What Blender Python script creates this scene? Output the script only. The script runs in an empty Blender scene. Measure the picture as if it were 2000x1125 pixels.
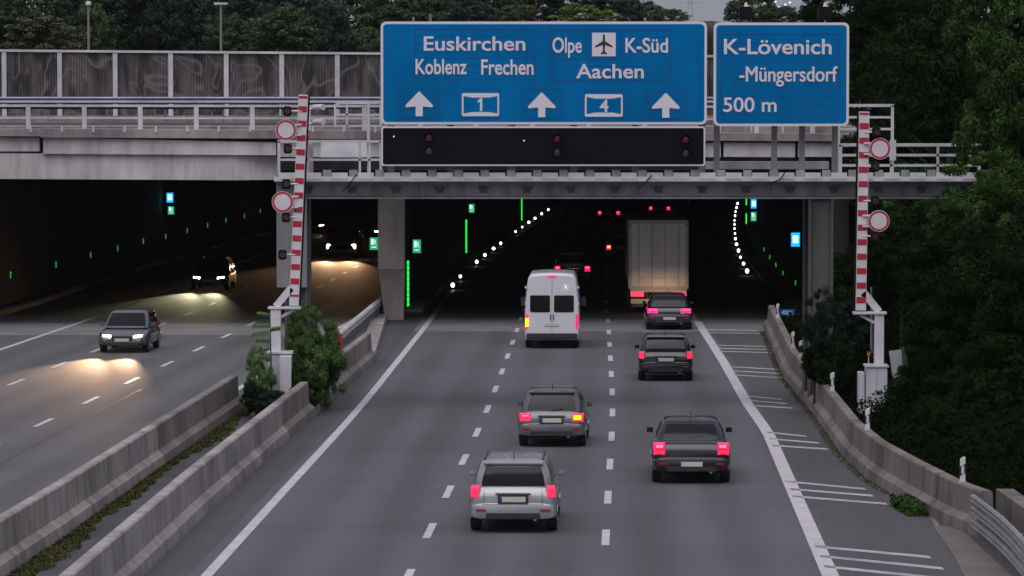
import bpy, math, random
import numpy as np
from mathutils import Vector, Matrix
random.seed(7); RNG = np.random.default_rng(11)
scene = bpy.context.scene
COL = scene.collection
# ------------------------------------------------------------------ camera
F = 8350.0; CH = 8.6; YH = 45.0; SL = 175.0 / F
PITCH = math.atan((562.5 - YH) / F)
cam_d = bpy.data.cameras.new('camera'); cam = bpy.data.objects.new('camera', cam_d); COL.objects.link(cam)
cam_d.sensor_width = 36.0; cam_d.lens = 36.0 * F / 2000.0
cam_d.clip_start = 1.0; cam_d.clip_end = 20000
cam.location = (0, 0, CH); cam.rotation_euler = (math.pi / 2 - PITCH, 0, 0)
scene.camera = cam
cp, sp = math.cos(PITCH), math.sin(PITCH)
def ray(px, py):
    a = (px - 1000) / F; b = (562.5 - py) / F
    return Vector((a, b * sp + cp, b * cp - sp))
def P(px, py, Y):
    d = ray(px, py); t = Y / d.y
    return Vector((d.x * t, Y, CH + d.z * t))
def RZ(y): return -SL * y
def R(px, py, h=0.0):
    d = ray(px, py); t = (h - CH) / (d.z + SL * d.y)
    return Vector((d.x * t, d.y * t, CH + d.z * t))
def gx(px, Y): return P(px, 400, Y).x
def gz(py, Y): return P(1000, py, Y).z
# ------------------------------------------------------------------ materials
MATS = {}
def nmat(name):
    m = bpy.data.materials.new(name); m.use_nodes = True
    return m, m.node_tree, m.node_tree.nodes['Principled BSDF']
def mat(name, col, rough=0.6, metal=0.0, var=0.0, vscale=3.0, streak=False, bump=0.0, emis=None, es=0.0, coat=0.0, col2=None, spec=None, stretch=None):
    if name in MATS: return MATS[name]
    m, nt, b = nmat(name)
    b.inputs['Base Color'].default_value = (*col, 1); b.inputs['Roughness'].default_value = rough
    b.inputs['Metallic'].default_value = metal
    if coat: b.inputs['Coat Weight'].default_value = coat
    if spec is not None: b.inputs['Specular IOR Level'].default_value = spec
    if emis:
        b.inputs['Emission Color'].default_value = (*emis, 1); b.inputs['Emission Strength'].default_value = es
    if var > 0 or col2:
        tc = nt.nodes.new('ShaderNodeNewGeometry'); mp = nt.nodes.new('ShaderNodeMapping')
        nt.links.new(tc.outputs['Position'], mp.inputs['Vector'])
        mp.inputs['Scale'].default_value = stretch or ((1, 1, 0.12) if streak else (1, 1, 1))
        n = nt.nodes.new('ShaderNodeTexNoise'); n.inputs['Scale'].default_value = vscale; n.inputs['Detail'].default_value = 6; n.inputs['Roughness'].default_value = .65
        nt.links.new(mp.outputs[0], n.inputs['Vector'])
        n2 = nt.nodes.new('ShaderNodeTexNoise'); n2.inputs['Scale'].default_value = vscale * .22; n2.inputs['Detail'].default_value = 3
        nt.links.new(tc.outputs['Position'], n2.inputs['Vector'])
        mx = nt.nodes.new('ShaderNodeMath'); mx.operation = 'ADD'
        nt.links.new(n.outputs['Fac'], mx.inputs[0]); nt.links.new(n2.outputs['Fac'], mx.inputs[1])
        cr = nt.nodes.new('ShaderNodeValToRGB')
        c2 = col2 or tuple(c * (1 - var) for c in col); c3 = tuple(min(1, c * (1 + var * .6)) for c in col)
        cr.color_ramp.elements[0].position = .36; cr.color_ramp.elements[0].color = (*c2, 1)
        cr.color_ramp.elements[1].position = .64; cr.color_ramp.elements[1].color = (*c3, 1)
        hf = nt.nodes.new('ShaderNodeMath'); hf.operation = 'MULTIPLY'; hf.inputs[1].default_value = .5
        nt.links.new(mx.outputs[0], hf.inputs[0]); nt.links.new(hf.outputs[0], cr.inputs[0])
        nt.links.new(cr.outputs[0], b.inputs['Base Color'])
        if bump:
            bp = nt.nodes.new('ShaderNodeBump'); bp.inputs['Strength'].default_value = bump; bp.inputs['Distance'].default_value = .02
            nt.links.new(n.outputs['Fac'], bp.inputs['Height']); nt.links.new(bp.outputs[0], b.inputs['Normal'])
    MATS[name] = m; return m
def emit(name, col, s):
    return mat(name, tuple(c * .3 for c in col), .4, emis=col, es=s)

XC0R = (1187 - 1000) / 8350 * 95.4 - .0273 * 95.4
def asphalt(name, base, heading, x0, track=.40):
    """worn asphalt: fine grain, large patches, wheel-track bands and long seams that follow the lane direction"""
    m, nt, b = nmat(name); N = nt.nodes; L = nt.links
    g = N.new('ShaderNodeNewGeometry')
    rot = N.new('ShaderNodeMapping'); rot.inputs['Rotation'].default_value = (0, 0, math.atan(heading)); rot.inputs['Location'].default_value = (-x0, 0, 0)
    L.new(g.outputs['Position'], rot.inputs['Vector'])
    def noise(scale, sc=(1, 1, 1), det=4, src=rot.outputs[0]):
        mp = N.new('ShaderNodeMapping'); mp.inputs['Scale'].default_value = sc; L.new(src, mp.inputs['Vector'])
        n = N.new('ShaderNodeTexNoise'); n.inputs['Scale'].default_value = scale; n.inputs['Detail'].default_value = det
        L.new(mp.outputs[0], n.inputs['Vector']); return n.outputs['Fac']
    a = noise(9, det=8); c = noise(.16); d = noise(1.2, (1, .03, 1)); e = noise(.5, (1, .12, 1)); tr = noise(.35, (.1, 1.4, 1))
    def madd(x, k, add):
        q = N.new('ShaderNodeMath'); q.operation = 'MULTIPLY_ADD'; L.new(x, q.inputs[0]); q.inputs[1].default_value = k
        if isinstance(add, float): q.inputs[2].default_value = add
        else: L.new(add, q.inputs[2])
        return q.outputs[0]
    v = madd(a, .5, 0.0); v = madd(c, .7, v); v = madd(d, .65, v); v = madd(e, .6, v); v = madd(tr, .35, v)
    # wheel tracks: two darker bands in every 3.63 m lane
    sxyz = N.new('ShaderNodeSeparateXYZ'); L.new(g.outputs['Position'], sxyz.inputs[0])
    lx = madd(sxyz.outputs['Y'], -heading, float(-x0)); ad = N.new('ShaderNodeMath'); ad.operation = 'ADD'; L.new(sxyz.outputs['X'], ad.inputs[0]); L.new(lx, ad.inputs[1])
    ph = madd(ad.outputs[0], 2 * math.pi / 1.815, 0.0); cs = N.new('ShaderNodeMath'); cs.operation = 'COSINE'; L.new(ph, cs.inputs[0])
    v = madd(cs.outputs[0], track * .5, v)
    cr = N.new('ShaderNodeValToRGB'); cr.color_ramp.elements[0].position = 1.05 / 2; cr.color_ramp.elements[1].position = 1.75 / 2
    h = N.new('ShaderNodeMath'); h.operation = 'MULTIPLY'; h.inputs[1].default_value = .5; L.new(v, h.inputs[0]); L.new(h.outputs[0], cr.inputs[0])
    cr.color_ramp.elements[0].color = (*[x * .76 for x in base], 1); cr.color_ramp.elements[1].color = (*[x * 1.26 for x in base], 1)
    L.new(cr.outputs[0], b.inputs['Base Color'])
    b.inputs['Roughness'].default_value = .78
    bp = N.new('ShaderNodeBump'); bp.inputs['Strength'].default_value = .25; bp.inputs['Distance'].default_value = .01
    L.new(a, bp.inputs['Height']); L.new(bp.outputs[0], b.inputs['Normal'])
    return m

M_road = asphalt('asphalt_right', (.075, .076, .083), .0273, XC0R)
M_roadl = asphalt('asphalt_left', (.072, .075, .081), .043, -18.06)
M_shoulder = asphalt('asphalt_shoulder', (.058, .058, .062), .0273, 0, 0)
M_band = mat('concrete_band', (.15, .15, .155), .8, var=.25, vscale=2)
M_paint = mat('road_paint', (.50, .48, .50), .55, var=.2, vscale=7)
M_paint_dim = mat('road_paint_darker', (.30, .295, .305), .6, var=.4, vscale=4)  # darker, more varied paint for the markings inside the tunnel
def concrete(name, col, dark):
    m = mat(name, col, .85, var=.5, vscale=2.0, streak=True, bump=.4, col2=dark, stretch=(1, 1, .2)); return m
M_conc = concrete('barrier_concrete', (.32, .295, .285), (.15, .135, .13))
M_conc_brown = concrete('barrier_concrete_brown', (.21, .182, .172), (.11, .095, .09))
M_conc_dark = concrete('barrier_concrete_dark', (.18, .155, .148), (.07, .062, .06))
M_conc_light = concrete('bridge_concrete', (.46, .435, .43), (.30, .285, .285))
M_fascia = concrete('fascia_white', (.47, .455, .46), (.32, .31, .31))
M_parapet = concrete('parapet_concrete', (.27, .235, .23), (.13, .11, .11))
M_pillar = concrete('pillar_concrete', (.36, .33, .31), (.24, .215, .20))
M_steel = mat('galvanised_steel', (.36, .36, .375), .5, .2, var=.35, vscale=2.2, streak=True)
M_steel_l = mat('painted_steel_light', (.60, .595, .615), .5, .0, var=.25, vscale=2.5)
M_rail = mat('railing_steel', (.55, .545, .56), .5, .1, var=.25, vscale=2)
M_guard = mat('guard_rail_steel', (.20, .20, .25), .45, .5, var=.3, vscale=2)
M_black = mat('black_housing', (.006, .006, .007), .6, spec=.15)
M_board = mat('black_display_board', (.0035, .004, .008), .6, spec=.12)
M_blue = mat('sign_blue', (.0005, .150, .40), .7, var=.2, vscale=1.6, spec=.03, streak=True)
M_blueline = mat('sign_blue_seam', (.002, .055, .19), .45)
M_white = mat('sign_white', (.68, .66, .70), .45)
M_dk = mat('sign_black', (.03, .025, .028), .5)
M_red = mat('reflective_red', (.42, .012, .035), .45, var=.15, vscale=5)
M_whitep = mat('boom_white', (.62, .60, .63), .45, var=.15, vscale=4)
M_cab = mat('cabinet_white', (.50, .50, .54), .5, var=.2, vscale=2.5, streak=True)
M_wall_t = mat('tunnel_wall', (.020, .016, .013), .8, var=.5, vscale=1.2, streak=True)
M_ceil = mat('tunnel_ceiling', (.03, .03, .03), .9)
M_kerb = mat('kerb_stone', (.22, .20, .18), .85, var=.3, vscale=2)
M_bark = mat('bark', (.06, .05, .04), .9, var=.4, vscale=6)
M_soil = mat('soil', (.035, .033, .022), .95, var=.5, vscale=1.5, col2=(.018, .028, .012))
M_grit = mat('median_asphalt', (.055, .058, .064), .85, var=.5, vscale=1.4)
M_grass = mat('grass_land', (.008, .012, .005), 1.0, spec=0, var=.4, vscale=.2)
E_green = emit('green_light', (.02, 1.0, .10), 1.1)
E_green_d = emit('green_light_small', (.05, .75, .08), .38)
E_white = emit('white_light', (1, .96, .88), 5)
E_sgreen = emit('exit_green', (.02, .42, .22), 1.0)
E_swhite = emit('exit_white', (.75, 1, .85), 1.1)
E_sblue = emit('sos_blue', (.01, .42, 1), 1.5)
E_sosw = emit('sos_white', (.8, .95, 1), 1.7)
# ------------------------------------------------------------------ mesh helpers
class MB:
    def __init__(s): s.v = []; s.f = []; s.m = []; s.mi = 0
    def add(s, vs, fs):
        o = len(s.v); s.v += [tuple(v) for v in vs]; s.f += [tuple(i + o for i in f) for f in fs]; s.m += [s.mi] * len(fs); return s
    def box(s, x0, x1, y0, y1, z0, z1):
        v = [(x, y, z) for z in (z0, z1) for y in (y0, y1) for x in (x0, x1)]
        return s.add(v, [(0, 2, 3, 1), (4, 5, 7, 6), (0, 1, 5, 4), (2, 6, 7, 3), (0, 4, 6, 2), (1, 3, 7, 5)])
    def bar(s, a, b, w, h=None, up=(0, 0, 1)):
        a = Vector(a); b = Vector(b); h = h or w; d = (b - a).normalized(); up = Vector(up)
        if abs(d.dot(up)) > .98: up = Vector((0, 1, 0))
        r = d.cross(up).normalized(); u = r.cross(d)
        v = [p + r * (i * w / 2) + u * (j * h / 2) for p in (a, b) for j in (-1, 1) for i in (-1, 1)]
        return s.add(v, [(0, 2, 3, 1), (4, 5, 7, 6), (0, 1, 5, 4), (2, 6, 7, 3), (0, 4, 6, 2), (1, 3, 7, 5)])
    def tube(s, a, b, r0, r1=None, n=10):
        a = Vector(a); b = Vector(b); r1 = r0 if r1 is None else r1
        d = (b - a).normalized(); up = Vector((0, 0, 1)) if abs(d.z) < .9 else Vector((1, 0, 0))
        u = d.cross(up).normalized(); w = d.cross(u)
        v = []; 
        for p, r in ((a, r0), (b, r1)):
            for i in range(n):
                t = 2 * math.pi * i / n; v.append(p + u * (r * math.cos(t)) + w * (r * math.sin(t)))
        f = [(i, (i + 1) % n, n + (i + 1) % n, n + i) for i in range(n)]
        f += [tuple(range(n))[::-1], tuple(range(n, 2 * n))]
        return s.add(v, f)
    def path(s, pts, r, n=8):
        for a, b in zip(pts[:-1], pts[1:]): s.tube(a, b, r, r, n)
        return s
    def loft(s, rings, caps=True, closed=True):
        n = len(rings[0]); v = [p for r in rings for p in r]; f = []
        for k in range(len(rings) - 1):
            for i in range(n if closed else n - 1):
                j = (i + 1) % n
                f.append((k * n + i, k * n + j, (k + 1) * n + j, (k + 1) * n + i))
        if caps and closed:
            f.append(tuple(range(n))[::-1]); f.append(tuple((len(rings) - 1) * n + i for i in range(n)))
        return s.add(v, f)
    def prism(s, poly, axis, a, b):
        def mk(p, t):
            if axis == 'y': return (p[0], t, p[1])
            if axis == 'x': return (t, p[0], p[1])
            return (p[0], p[1], t)
        n = len(poly); v = [mk(p, a) for p in poly] + [mk(p, b) for p in poly]
        f = [(i, (i + 1) % n, n + (i + 1) % n, n + i) for i in range(n)] + [tuple(range(n))[::-1], tuple(range(n, 2 * n))]
        return s.add(v, f)
    def build(s, name, mats, parent=None, smooth=False, bevel=0, loc=None):
        me = bpy.data.meshes.new(name); me.from_pydata(s.v, [], s.f)
        if not isinstance(mats, (list, tuple)): mats = [mats]
        for m in mats: me.materials.append(m)
        if len(mats) > 1: me.polygons.foreach_set('material_index', s.m)
        me.update()
        import bmesh
        bm = bmesh.new(); bm.from_mesh(me); bmesh.ops.recalc_face_normals(bm, faces=bm.faces)
        if bevel: bmesh.ops.bevel(bm, geom=[e for e in bm.edges if len(e.link_faces) == 2 and e.calc_face_angle(0) > .6], offset=bevel, segments=2, affect='EDGES', clamp_overlap=True)
        bm.to_mesh(me); bm.free()
        if smooth:
            me.polygons.foreach_set('use_smooth', [True] * len(me.polygons))
            try: me.set_sharp_from_angle(angle=math.radians(40))
            except Exception: pass
        o = bpy.data.objects.new(name, me); COL.objects.link(o)
        if parent: o.parent = parent
        if loc: o.location = loc
        return o
def tag(o, label=None, cat=None, group=None, kind=None):
    if label: o['label'] = label
    if cat: o['category'] = cat
    if group: o['group'] = group
    if kind: o['kind'] = kind
    return o
def empty(name, loc, label, cat, group=None, rot=(0, 0, 0)):
    o = bpy.data.objects.new(name, None); COL.objects.link(o); o.location = loc; o.rotation_euler = rot; o.empty_display_size = .3
    return tag(o, label, cat, group)
def copy_tree(o, parent=None):
    c = o.copy(); COL.objects.link(c); c.parent = parent
    for ch in list(o.children): copy_tree(ch, c)
    return c
class Local:
    """things placed with world coordinates: shapes are built relative to the empty at its base"""
    def __init__(s, name, base, label, cat, group=None):
        s.b = Vector(base); s.root = empty(name, base, label, cat, group)
    def part(s, name, mb, m, parent=None, smooth=False, bevel=0, label=None):
        b = s.b; mb.v = [(v[0] - b.x, v[1] - b.y, v[2] - b.z) for v in mb.v]
        o = mb.build(name, m, parent or s.root, smooth, bevel)
        if label: o['label'] = label
        return o
# ------------------------------------------------------------------ road geometry
dash_px = [(1183,1055),(1187,973),(1191,908),(1195,855),(1197,804),(1196,765),(1194,731),(1192,702),(1191,674),(1189,652),(1188,628),(1183,590),(1182,560),(1184,530),(1190,500),(1205,470),(1230,440),(1252,415),(1275,393)]
_pts = [R(*p) for p in dash_px]
_Y = np.array([p.y for p in _pts]); _X = np.array([p.x for p in _pts])
_yy = np.arange(-60, 760, 1.0); _xx = np.interp(_yy, _Y, _X)
_xx = np.where(_yy < _Y[0], _X[0] + (_yy - _Y[0]) * .0273, _xx)
_sl = (_X[-1] - _X[-3]) / (_Y[-1] - _Y[-3]); _xx = np.where(_yy > _Y[-1], _X[-1] + (_yy - _Y[-1]) * _sl, _xx)
_k = np.ones(21) / 21; _xs = np.convolve(np.pad(_xx, 10, mode='reflect', reflect_type='odd'), _k, mode='valid')
def XC(y): return float(np.interp(y, _yy, _xs))
def XL(y):
    if y <= 190: return -13.01 + .0428 * (y - 118.1)
    return -13.01 + .0428 * (190 - 118.1) + (XC(y) - XC(190)) * 1.1
def strip(name, fx0, fx1, y0, y1, m, lift=0.0, step=4.0, kind='structure', label=None, cat=None, parent=None):
    n = max(1, int(math.ceil((y1 - y0) / step))); b = MB(); v = []; f = []
    for i in range(n + 1):
        y = y0 + (y1 - y0) * i / n
        v += [(fx0(y), y, RZ(y) + lift), (fx1(y), y, RZ(y) + lift)]
    for i in range(n): f.append((2 * i, 2 * i + 1, 2 * i + 3, 2 * i + 2))
    b.add(v, f); o = b.build(name, m, parent); tag(o, label, cat, None, kind); return o
# barrier base lines (pixels on the road plane)
def pxline(pts, ext0=None):
    q = [R(*p) for p in pts]; q.sort(key=lambda p: p.y)
    ys = np.array([p.y for p in q]); xs = np.array([p.x for p in q])
    def f(y):
        if y < ys[0]: return float(xs[0] + (y - ys[0]) * (xs[1] - xs[0]) / (ys[1] - ys[0]))
        if y > ys[-1]: return float(xs[-1] + (y - ys[-1]) * (xs[-1] - xs[-2]) / (ys[-1] - ys[-2]))
        return float(np.interp(y, ys, xs))
    return f
FB1 = pxline([(281,1125),(402,1006),(540,881),(690,746)])        # right-hand median barrier, its foot on the right roadway
FB2 = pxline([(14,1125),(142,1038),(371,874),(485,793)])          # left-hand median barrier, foot on the median side
FBR = pxline([(1487,632),(1532,741),(1589,810),(1646,893),(1695,938),(1763,980),(1842,1025),(1901,1049)])
FLINE = lambda y: XC(y) - 7.38
FEDGE = pxline([(1622,1125),(1500,845),(1461,790),(1412,705),(1362,628)])
Y1 = 690
strip('road_bed', lambda y: XC(y) - 36, lambda y: XC(y) + 13.5 if y < 160 else XC(y) + 10, -40, 720, M_soil, -.06, 8)
strip('right_roadway', lambda y: XC(y) - 8.9, lambda y: XC(y) + 8.6 if y > 165 else max(FBR(y) + .1, XC(y) + 5), 20, Y1, M_road, 0, 3)
strip('left_roadway', lambda y: XL(y) - 12.5, lambda y: XL(y) + 4.35, 20, Y1, M_roadl, 0, 4)
strip('median_strip', lambda y: XL(y) + 4.35, lambda y: FB1(y) if y < 140 else XC(y) - 8.9, 20, 183, M_grit, -.004, 3)
strip('left_shoulder_pavement', lambda y: FB1(y) - .1 if y < 140 else XC(y) - 8.8, lambda y: XC(y) - 7.75, 20, 182, M_shoulder, .003, 4)
strip('right_shoulder_pavement', lambda y: FEDGE(y) + .32, lambda y: FBR(y) + .15, 40, 172, M_shoulder, .0035, 3)
strip('concrete_band_right', lambda y: XC(y) - 7.7, lambda y: XC(y) + 8.2, R(1188, 648).y, R(1188, 624).y, M_band, .0045, 2)
strip('concrete_band_left', lambda y: XL(y) - 11.5, lambda y: XL(y) + 4.2, R(1188, 655).y, R(1188, 632).y, M_band, .0045, 2)
def marking(name, fx, w, y0, y1, m=M_paint, step=3.0): return strip(name, lambda y: fx(y) - w / 2, lambda y: fx(y) + w / 2, y0, y1, m, .008, step)
marking('solid_line', FLINE, .22, 20, 182, M_paint)
marking('solid_line', FLINE, .20, 182, 640, M_paint_dim)
marking('solid_line', lambda y: FEDGE(y) + .0, .32, 30, 176, M_paint)
marking('solid_line', lambda y: XC(y) + 3.6, .26, 176, 640, M_paint_dim)
marking('solid_line', lambda y: XL(y) - 7.15, .2, 60, 640, M_paint)
marking('solid_line', lambda y: XL(y) + 3.85, .2, 30, 640, M_paint)
for nm, fx, ph, yend in (('dash', XC, 86.0, 560), ('dash', lambda y: XC(y) - 3.63, 87.4, 560)):
    y = ph - 45
    while y < yend:
        marking('lane_dash', fx, .16, y - 1.6, y + 1.6, M_paint if y < 200 else M_paint_dim, 2); y += 9.03
for fx, ph in ((XL, 118.1), (lambda y: XL(y) - 3.6, 117.4)):
    y = ph - 74
    while y < 400: marking('lane_dash', fx, .15, y - 1.6, y + 1.6, M_paint if y < 180 else M_paint_dim, 2); y += 9.27
# transverse triple lines on the right shoulder
M_hatch = mat('hatch_paint', (.40, .39, .40), .6, var=.45, vscale=3)
hatch = [((1592,1067),(1817,1088)),((1602,1086),(1842,1110)),((1610,1106),(1870,1133)),((1535,940),(1690,955)),((1544,955),(1705,968)),((1548,969),(1732,984)),
 ((1498,844),(1575,852)),((1503,857),(1600,865)),((1508,870),(1617,877)),((1458,773),(1528,780)),((1463,782),(1537,788)),((1470,792),(1548,797)),
 ((1423,716),(1532,722)),((1428,724),(1532,730)),((1432,732),(1530,738)),((1396,674),(1505,677)),((1400,680),(1510,683)),((1404,686),(1514,689)),((1378,644),(1480,645)),((1381,650),(1484,651))]
for (a, b) in hatch:
    A = R(*a, .008); B = R(*b, .008); w = .24; mb = MB()
    mb.add([A + Vector((0, -w, 0)), B + Vector((0, -w, 0)), B + Vector((0, w, 0)), A + Vector((0, w, 0))], [(0, 1, 2, 3)])
    for i, v in enumerate(mb.v): mb.v[i] = (v[0], v[1], RZ(v[1]) + .008)
    tag(mb.build('transverse_line', M_hatch), kind='structure')
# tar seams and cracks, irregular polylines
def seam(pts, w=.03):
    q = [R(*p, .006) for p in pts]; fine = []
    for a, b in zip(q[:-1], q[1:]):
        for i in range(6): fine.append(a.lerp(b, i / 6) + Vector((random.uniform(-.03, .03), 0, 0)))
    v = []; f = []
    for p in fine: v += [(p.x - w, p.y, RZ(p.y) + .006), (p.x + w, p.y, RZ(p.y) + .006)]
    for i in range(len(fine) - 1): f.append((2 * i, 2 * i + 1, 2 * i + 3, 2 * i + 2))
    tag(MB().add(v, f).build('tar_seam', mat('tar', (.06, .06, .066), .5)), kind='structure')
seam([(330,1125),(480,990),(640,850),(760,735)], .015)
seam([(60,1005),(330,845),(470,757)], .025)
seam([(0,905),(300,748),(480,660)], .012)
# terrain
def terrain():
    b = MB(); top = 4.3
    v = []; f = []
    # right bank, for y up to 160
    ys = list(np.arange(-60, 176, 6.0)); cols = [0, .8, 2.5, 4.5, 7, 10, 14, 40, 3000]; hs = [0, .25, .8, 1.7, 3.0, 4.4, 5.3, 5.6, 5.6]
    for side in (1, -1):
        base = len(v)
        for y in ys:
            x0 = (FBR(y) + .55 if y > 70 else FBR(70) + .55 + (y - 70) * .03) if side > 0 else XL(y) - 12.3
            if side > 0 and y > 165: x0 = XC(y) + 8.9
            for c, h in zip(cols, hs):
                z0 = RZ(y) + .1
                t = min(1, h / 5.6); n = .25 * math.sin(y * .3 + c) * (1 if 0 < t < 1 else 0)
                v.append((x0 + side * c, y, z0 + (top - z0) * t + n))
        nc = len(cols)
        for i in range(len(ys) - 1):
            for j in range(nc - 1):
                a = base + i * nc + j; f.append((a, a + 1, a + nc + 1, a + nc))
    # land behind the bridge, reaching the horizon
    base = len(v); ys2 = [186, 240, 320, 500, 900, 2000, 4000, 8000]; xs2 = [-4000, -1500, -400, -120, -40, 0, 40, 120, 400, 1500, 4000]
    for y in ys2:
        for x in xs2: v.append((x, y, top - .15))
    nx = len(xs2)
    for i in range(len(ys2) - 1):
        for j in range(nx - 1):
            a = base + i * nx + j; f.append((a, a + 1, a + nx + 1, a + nx))
    for s0, s1 in ((-3000, XL(175) - 12.3), (XC(175) + 8.9, 3000)):
        base = len(v); v += [(s0, 174, top), (s1, 174, top), (s1, 187, top - .15), (s0, 187, top - .15)]; f.append((base, base + 1, base + 2, base + 3))
    for s0, s1 in ((-3000, XL(175) - 12.3), (XC(175) + 9.7, 3000)):
        base = len(v); v += [(s0, 174, top), (s1, 174, top), (s1, 174, -8), (s0, 174, -8)]; f.append((base, base + 1, base + 2, base + 3))
    b.add(v, f); tag(b.build('terrain', M_grass), kind='structure')
terrain()
# ------------------------------------------------------------------ concrete barriers
def barrier(name, fx, side, y0, y1, h, m, label, group=None, seg=6.0, ledge=.27, mats=None, zoff=None):
    """side=+1: the traffic face looks towards +x"""
    ys = np.arange(y0, y1 + .01, seg); th = Local(name, (fx((y0 + y1) / 2), (y0 + y1) / 2, RZ((y0 + y1) / 2)), label, 'concrete barrier', group)
    for i, (a, b) in enumerate(zip(ys[:-1], ys[1:])):
        mb = MB(); rings = []
        n = 5
        for k in range(n + 1):
            y = a + .012 + (b - a - .024) * k / n; x = fx(y); z = RZ(y)
            prof = [(0, -.05), (0, .06), (-.03, ledge - .02), (-.09, ledge + .03), (-.17, ledge + .10), (-.20, h - .03), (-.23, h), (-.42, h), (-.45, h - .03), (-.48, ledge + .1), (-.60, ledge), (-.62, -.05)]
            rings.append([(x + side * p[0], y, z + p[1]) for p in prof])
        mb.loft(rings)
        mm = m if mats is None else mats(i, (a + b) / 2)
        th.part('barrier_section', mb, mm, smooth=True)
    return th
barrier('concrete_barrier', FB1, 1, 64, 148.1, .98, M_conc, 'long stained concrete barrier along the left edge of the right roadway', mats=lambda i, y: M_conc if y < 112 else M_conc_brown, seg=6.0)
barrier('concrete_barrier', FB2, 1, 64, 124.1, .98, M_conc, 'concrete barrier between the weedy median and the oncoming roadway', mats=lambda i, y: M_conc if y < 106 else M_conc_brown, seg=5.0)
FBRb = lambda y: FBR(y)
barrier('concrete_barrier', FBRb, -1, 86.5, 170.6, .92, M_conc_dark, 'dark stained concrete barrier along the hatched right shoulder', seg=6.0)
# far wall part beyond the steel guard rail at the lower right
th = Local('retaining_wall', P(1950, 1000, 84), 'low concrete wall behind the steel rails at the lower right corner', 'wall')
mb = MB(); rings = []
for i in range(7):
    y = 86.3 - i * 4; x = FBR(86.3) + .50 + (86.3 - y) * .035 + .05
    x = R(1905, 1049).x + .42 + (86.3 - y) * .012
    rings.append([(x, y, RZ(y) - .1), (x, y, RZ(y) + .98), (x + .35, y, RZ(y) + .98), (x + .45, y, RZ(y) - .1)])
mb.loft(rings); th.part('wall', mb, M_conc_dark)
th = Local('guard_rail', R(1905, 1052), 'curved steel guard rail with stacked white rails at the lower right corner', 'guard rail')
A = R(1903, 1052); C = R(2010, 1160)
def grp(t): return A.lerp(C, t) + Vector((.08 * math.sin(t * 3.1), 0, 0))
for zz in (.30, .56, .80):
    mb = MB(); rings = []
    for i in range(13):
        p = grp(i / 12 * 1.6 - .02); z = RZ(p.y) + zz
        rings.append([(p.x - .03, p.y, z - .09), (p.x - .07, p.y, z - .05), (p.x - .03, p.y, z), (p.x - .07, p.y, z + .05), (p.x - .03, p.y, z + .09), (p.x + .01, p.y, z + .09), (p.x + .01, p.y, z - .09)])
    mb.loft(rings); th.part('rail', mb, mat('rail_dull', (.22, .22, .225), .55, var=.3, vscale=2), smooth=True)
for i in range(5):
    p = grp(.05 + i * .35); th.part('post', MB().box(p.x + .012, p.x + .10, p.y - .05, p.y + .05, RZ(p.y) - .1, RZ(p.y) + .84), M_guard)
# kerb channel
a0, a1 = R(1845, 1030), R(1965, 1140); mb = MB(); q = [R(1822, 1030), R(1870, 1028), R(1990, 1140), R(1900, 1140)]
mb.add([(p.x, p.y, RZ(p.y) + .02) for p in q], [(0, 1, 2, 3)]); tag(mb.build('gutter', mat('gutter', (.13, .118, .105), .9, var=.3, vscale=3)), kind='structure')
mb = MB(); 
for s in (0,):
    A_, B_ = R(1800, 985), R(1895, 1140); mb.add([(A_.x, A_.y, RZ(A_.y) + .012), (A_.x + .10, A_.y, RZ(A_.y) + .012), (B_.x + .10, B_.y, RZ(B_.y) + .012), (B_.x, B_.y, RZ(B_.y) + .012)], [(0, 1, 2, 3)])
tag(mb.build('kerb_edge', M_kerb), kind='structure')
# delineator posts on the right barrier
dl = [('delineator at the near end of the right barrier, before the dark trees', 1887, 928, 50), ('delineator on the barrier below the white control cabinet', 1696, 836, 44),
 ('delineator on the barrier left of the white control cabinet', 1628, 769, 41), ('delineator just past the step in the right barrier', 1573, 711, 34),
 ('fourth delineator before the tunnel mouth on the right barrier', 1565, 672, 30), ('delineator nearest the small blue kilometre plate', 1550, 640, 28), ('farthest delineator, at the tunnel mouth on the right', 1520, 606, 25)]
proto = None
for lab, px, py, hp in dl:
    # find Y on barrier top whose image is at px
    best = min(np.arange(80, 185, .25), key=lambda y: abs(1000 + F * (FBR(y) + .32) / (y) - px)); 
    zb = RZ(best) + .92; h = .52
    if proto is None:
        r = empty('delineator_post', (FBR(best) + .32, best, zb), 'white ' + lab, 'delineator', 'delineator posts on the right barrier')
        mb = MB(); mb.loft([[(-.06, -.02, 0), (.06, -.02, 0), (.03, .06, 0), (-.03, .06, 0)], [(-.06, -.02, .5), (.06, -.02, .54), (.03, .06, .54), (-.03, .06, .5)]]); mb.build('post_body', M_whitep, r, bevel=.008)
        mb = MB(); mb.loft([[(-.066, -.026, .13), (.066, -.026, .20), (.036, .066, .20), (-.036, .066, .13)], [(-.066, -.026, .33), (.066, -.026, .40), (.036, .066, .40), (-.036, .066, .33)]]); mb.build('black_band', M_dk, r)
        MB().box(-.025, .025, -.034, -.0265, .18, .35).build('reflector', mat('reflector', (.6, .6, .6), .3), r)
        MB().box(-.07, .07, -.03, .07, -.005, .03).build('foot', M_whitep, r, bevel=.01)
        proto = r
    else:
        r = copy_tree(proto); r.location = (FBR(best) + .32, best, zb); r['label'] = 'white ' + lab
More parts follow.
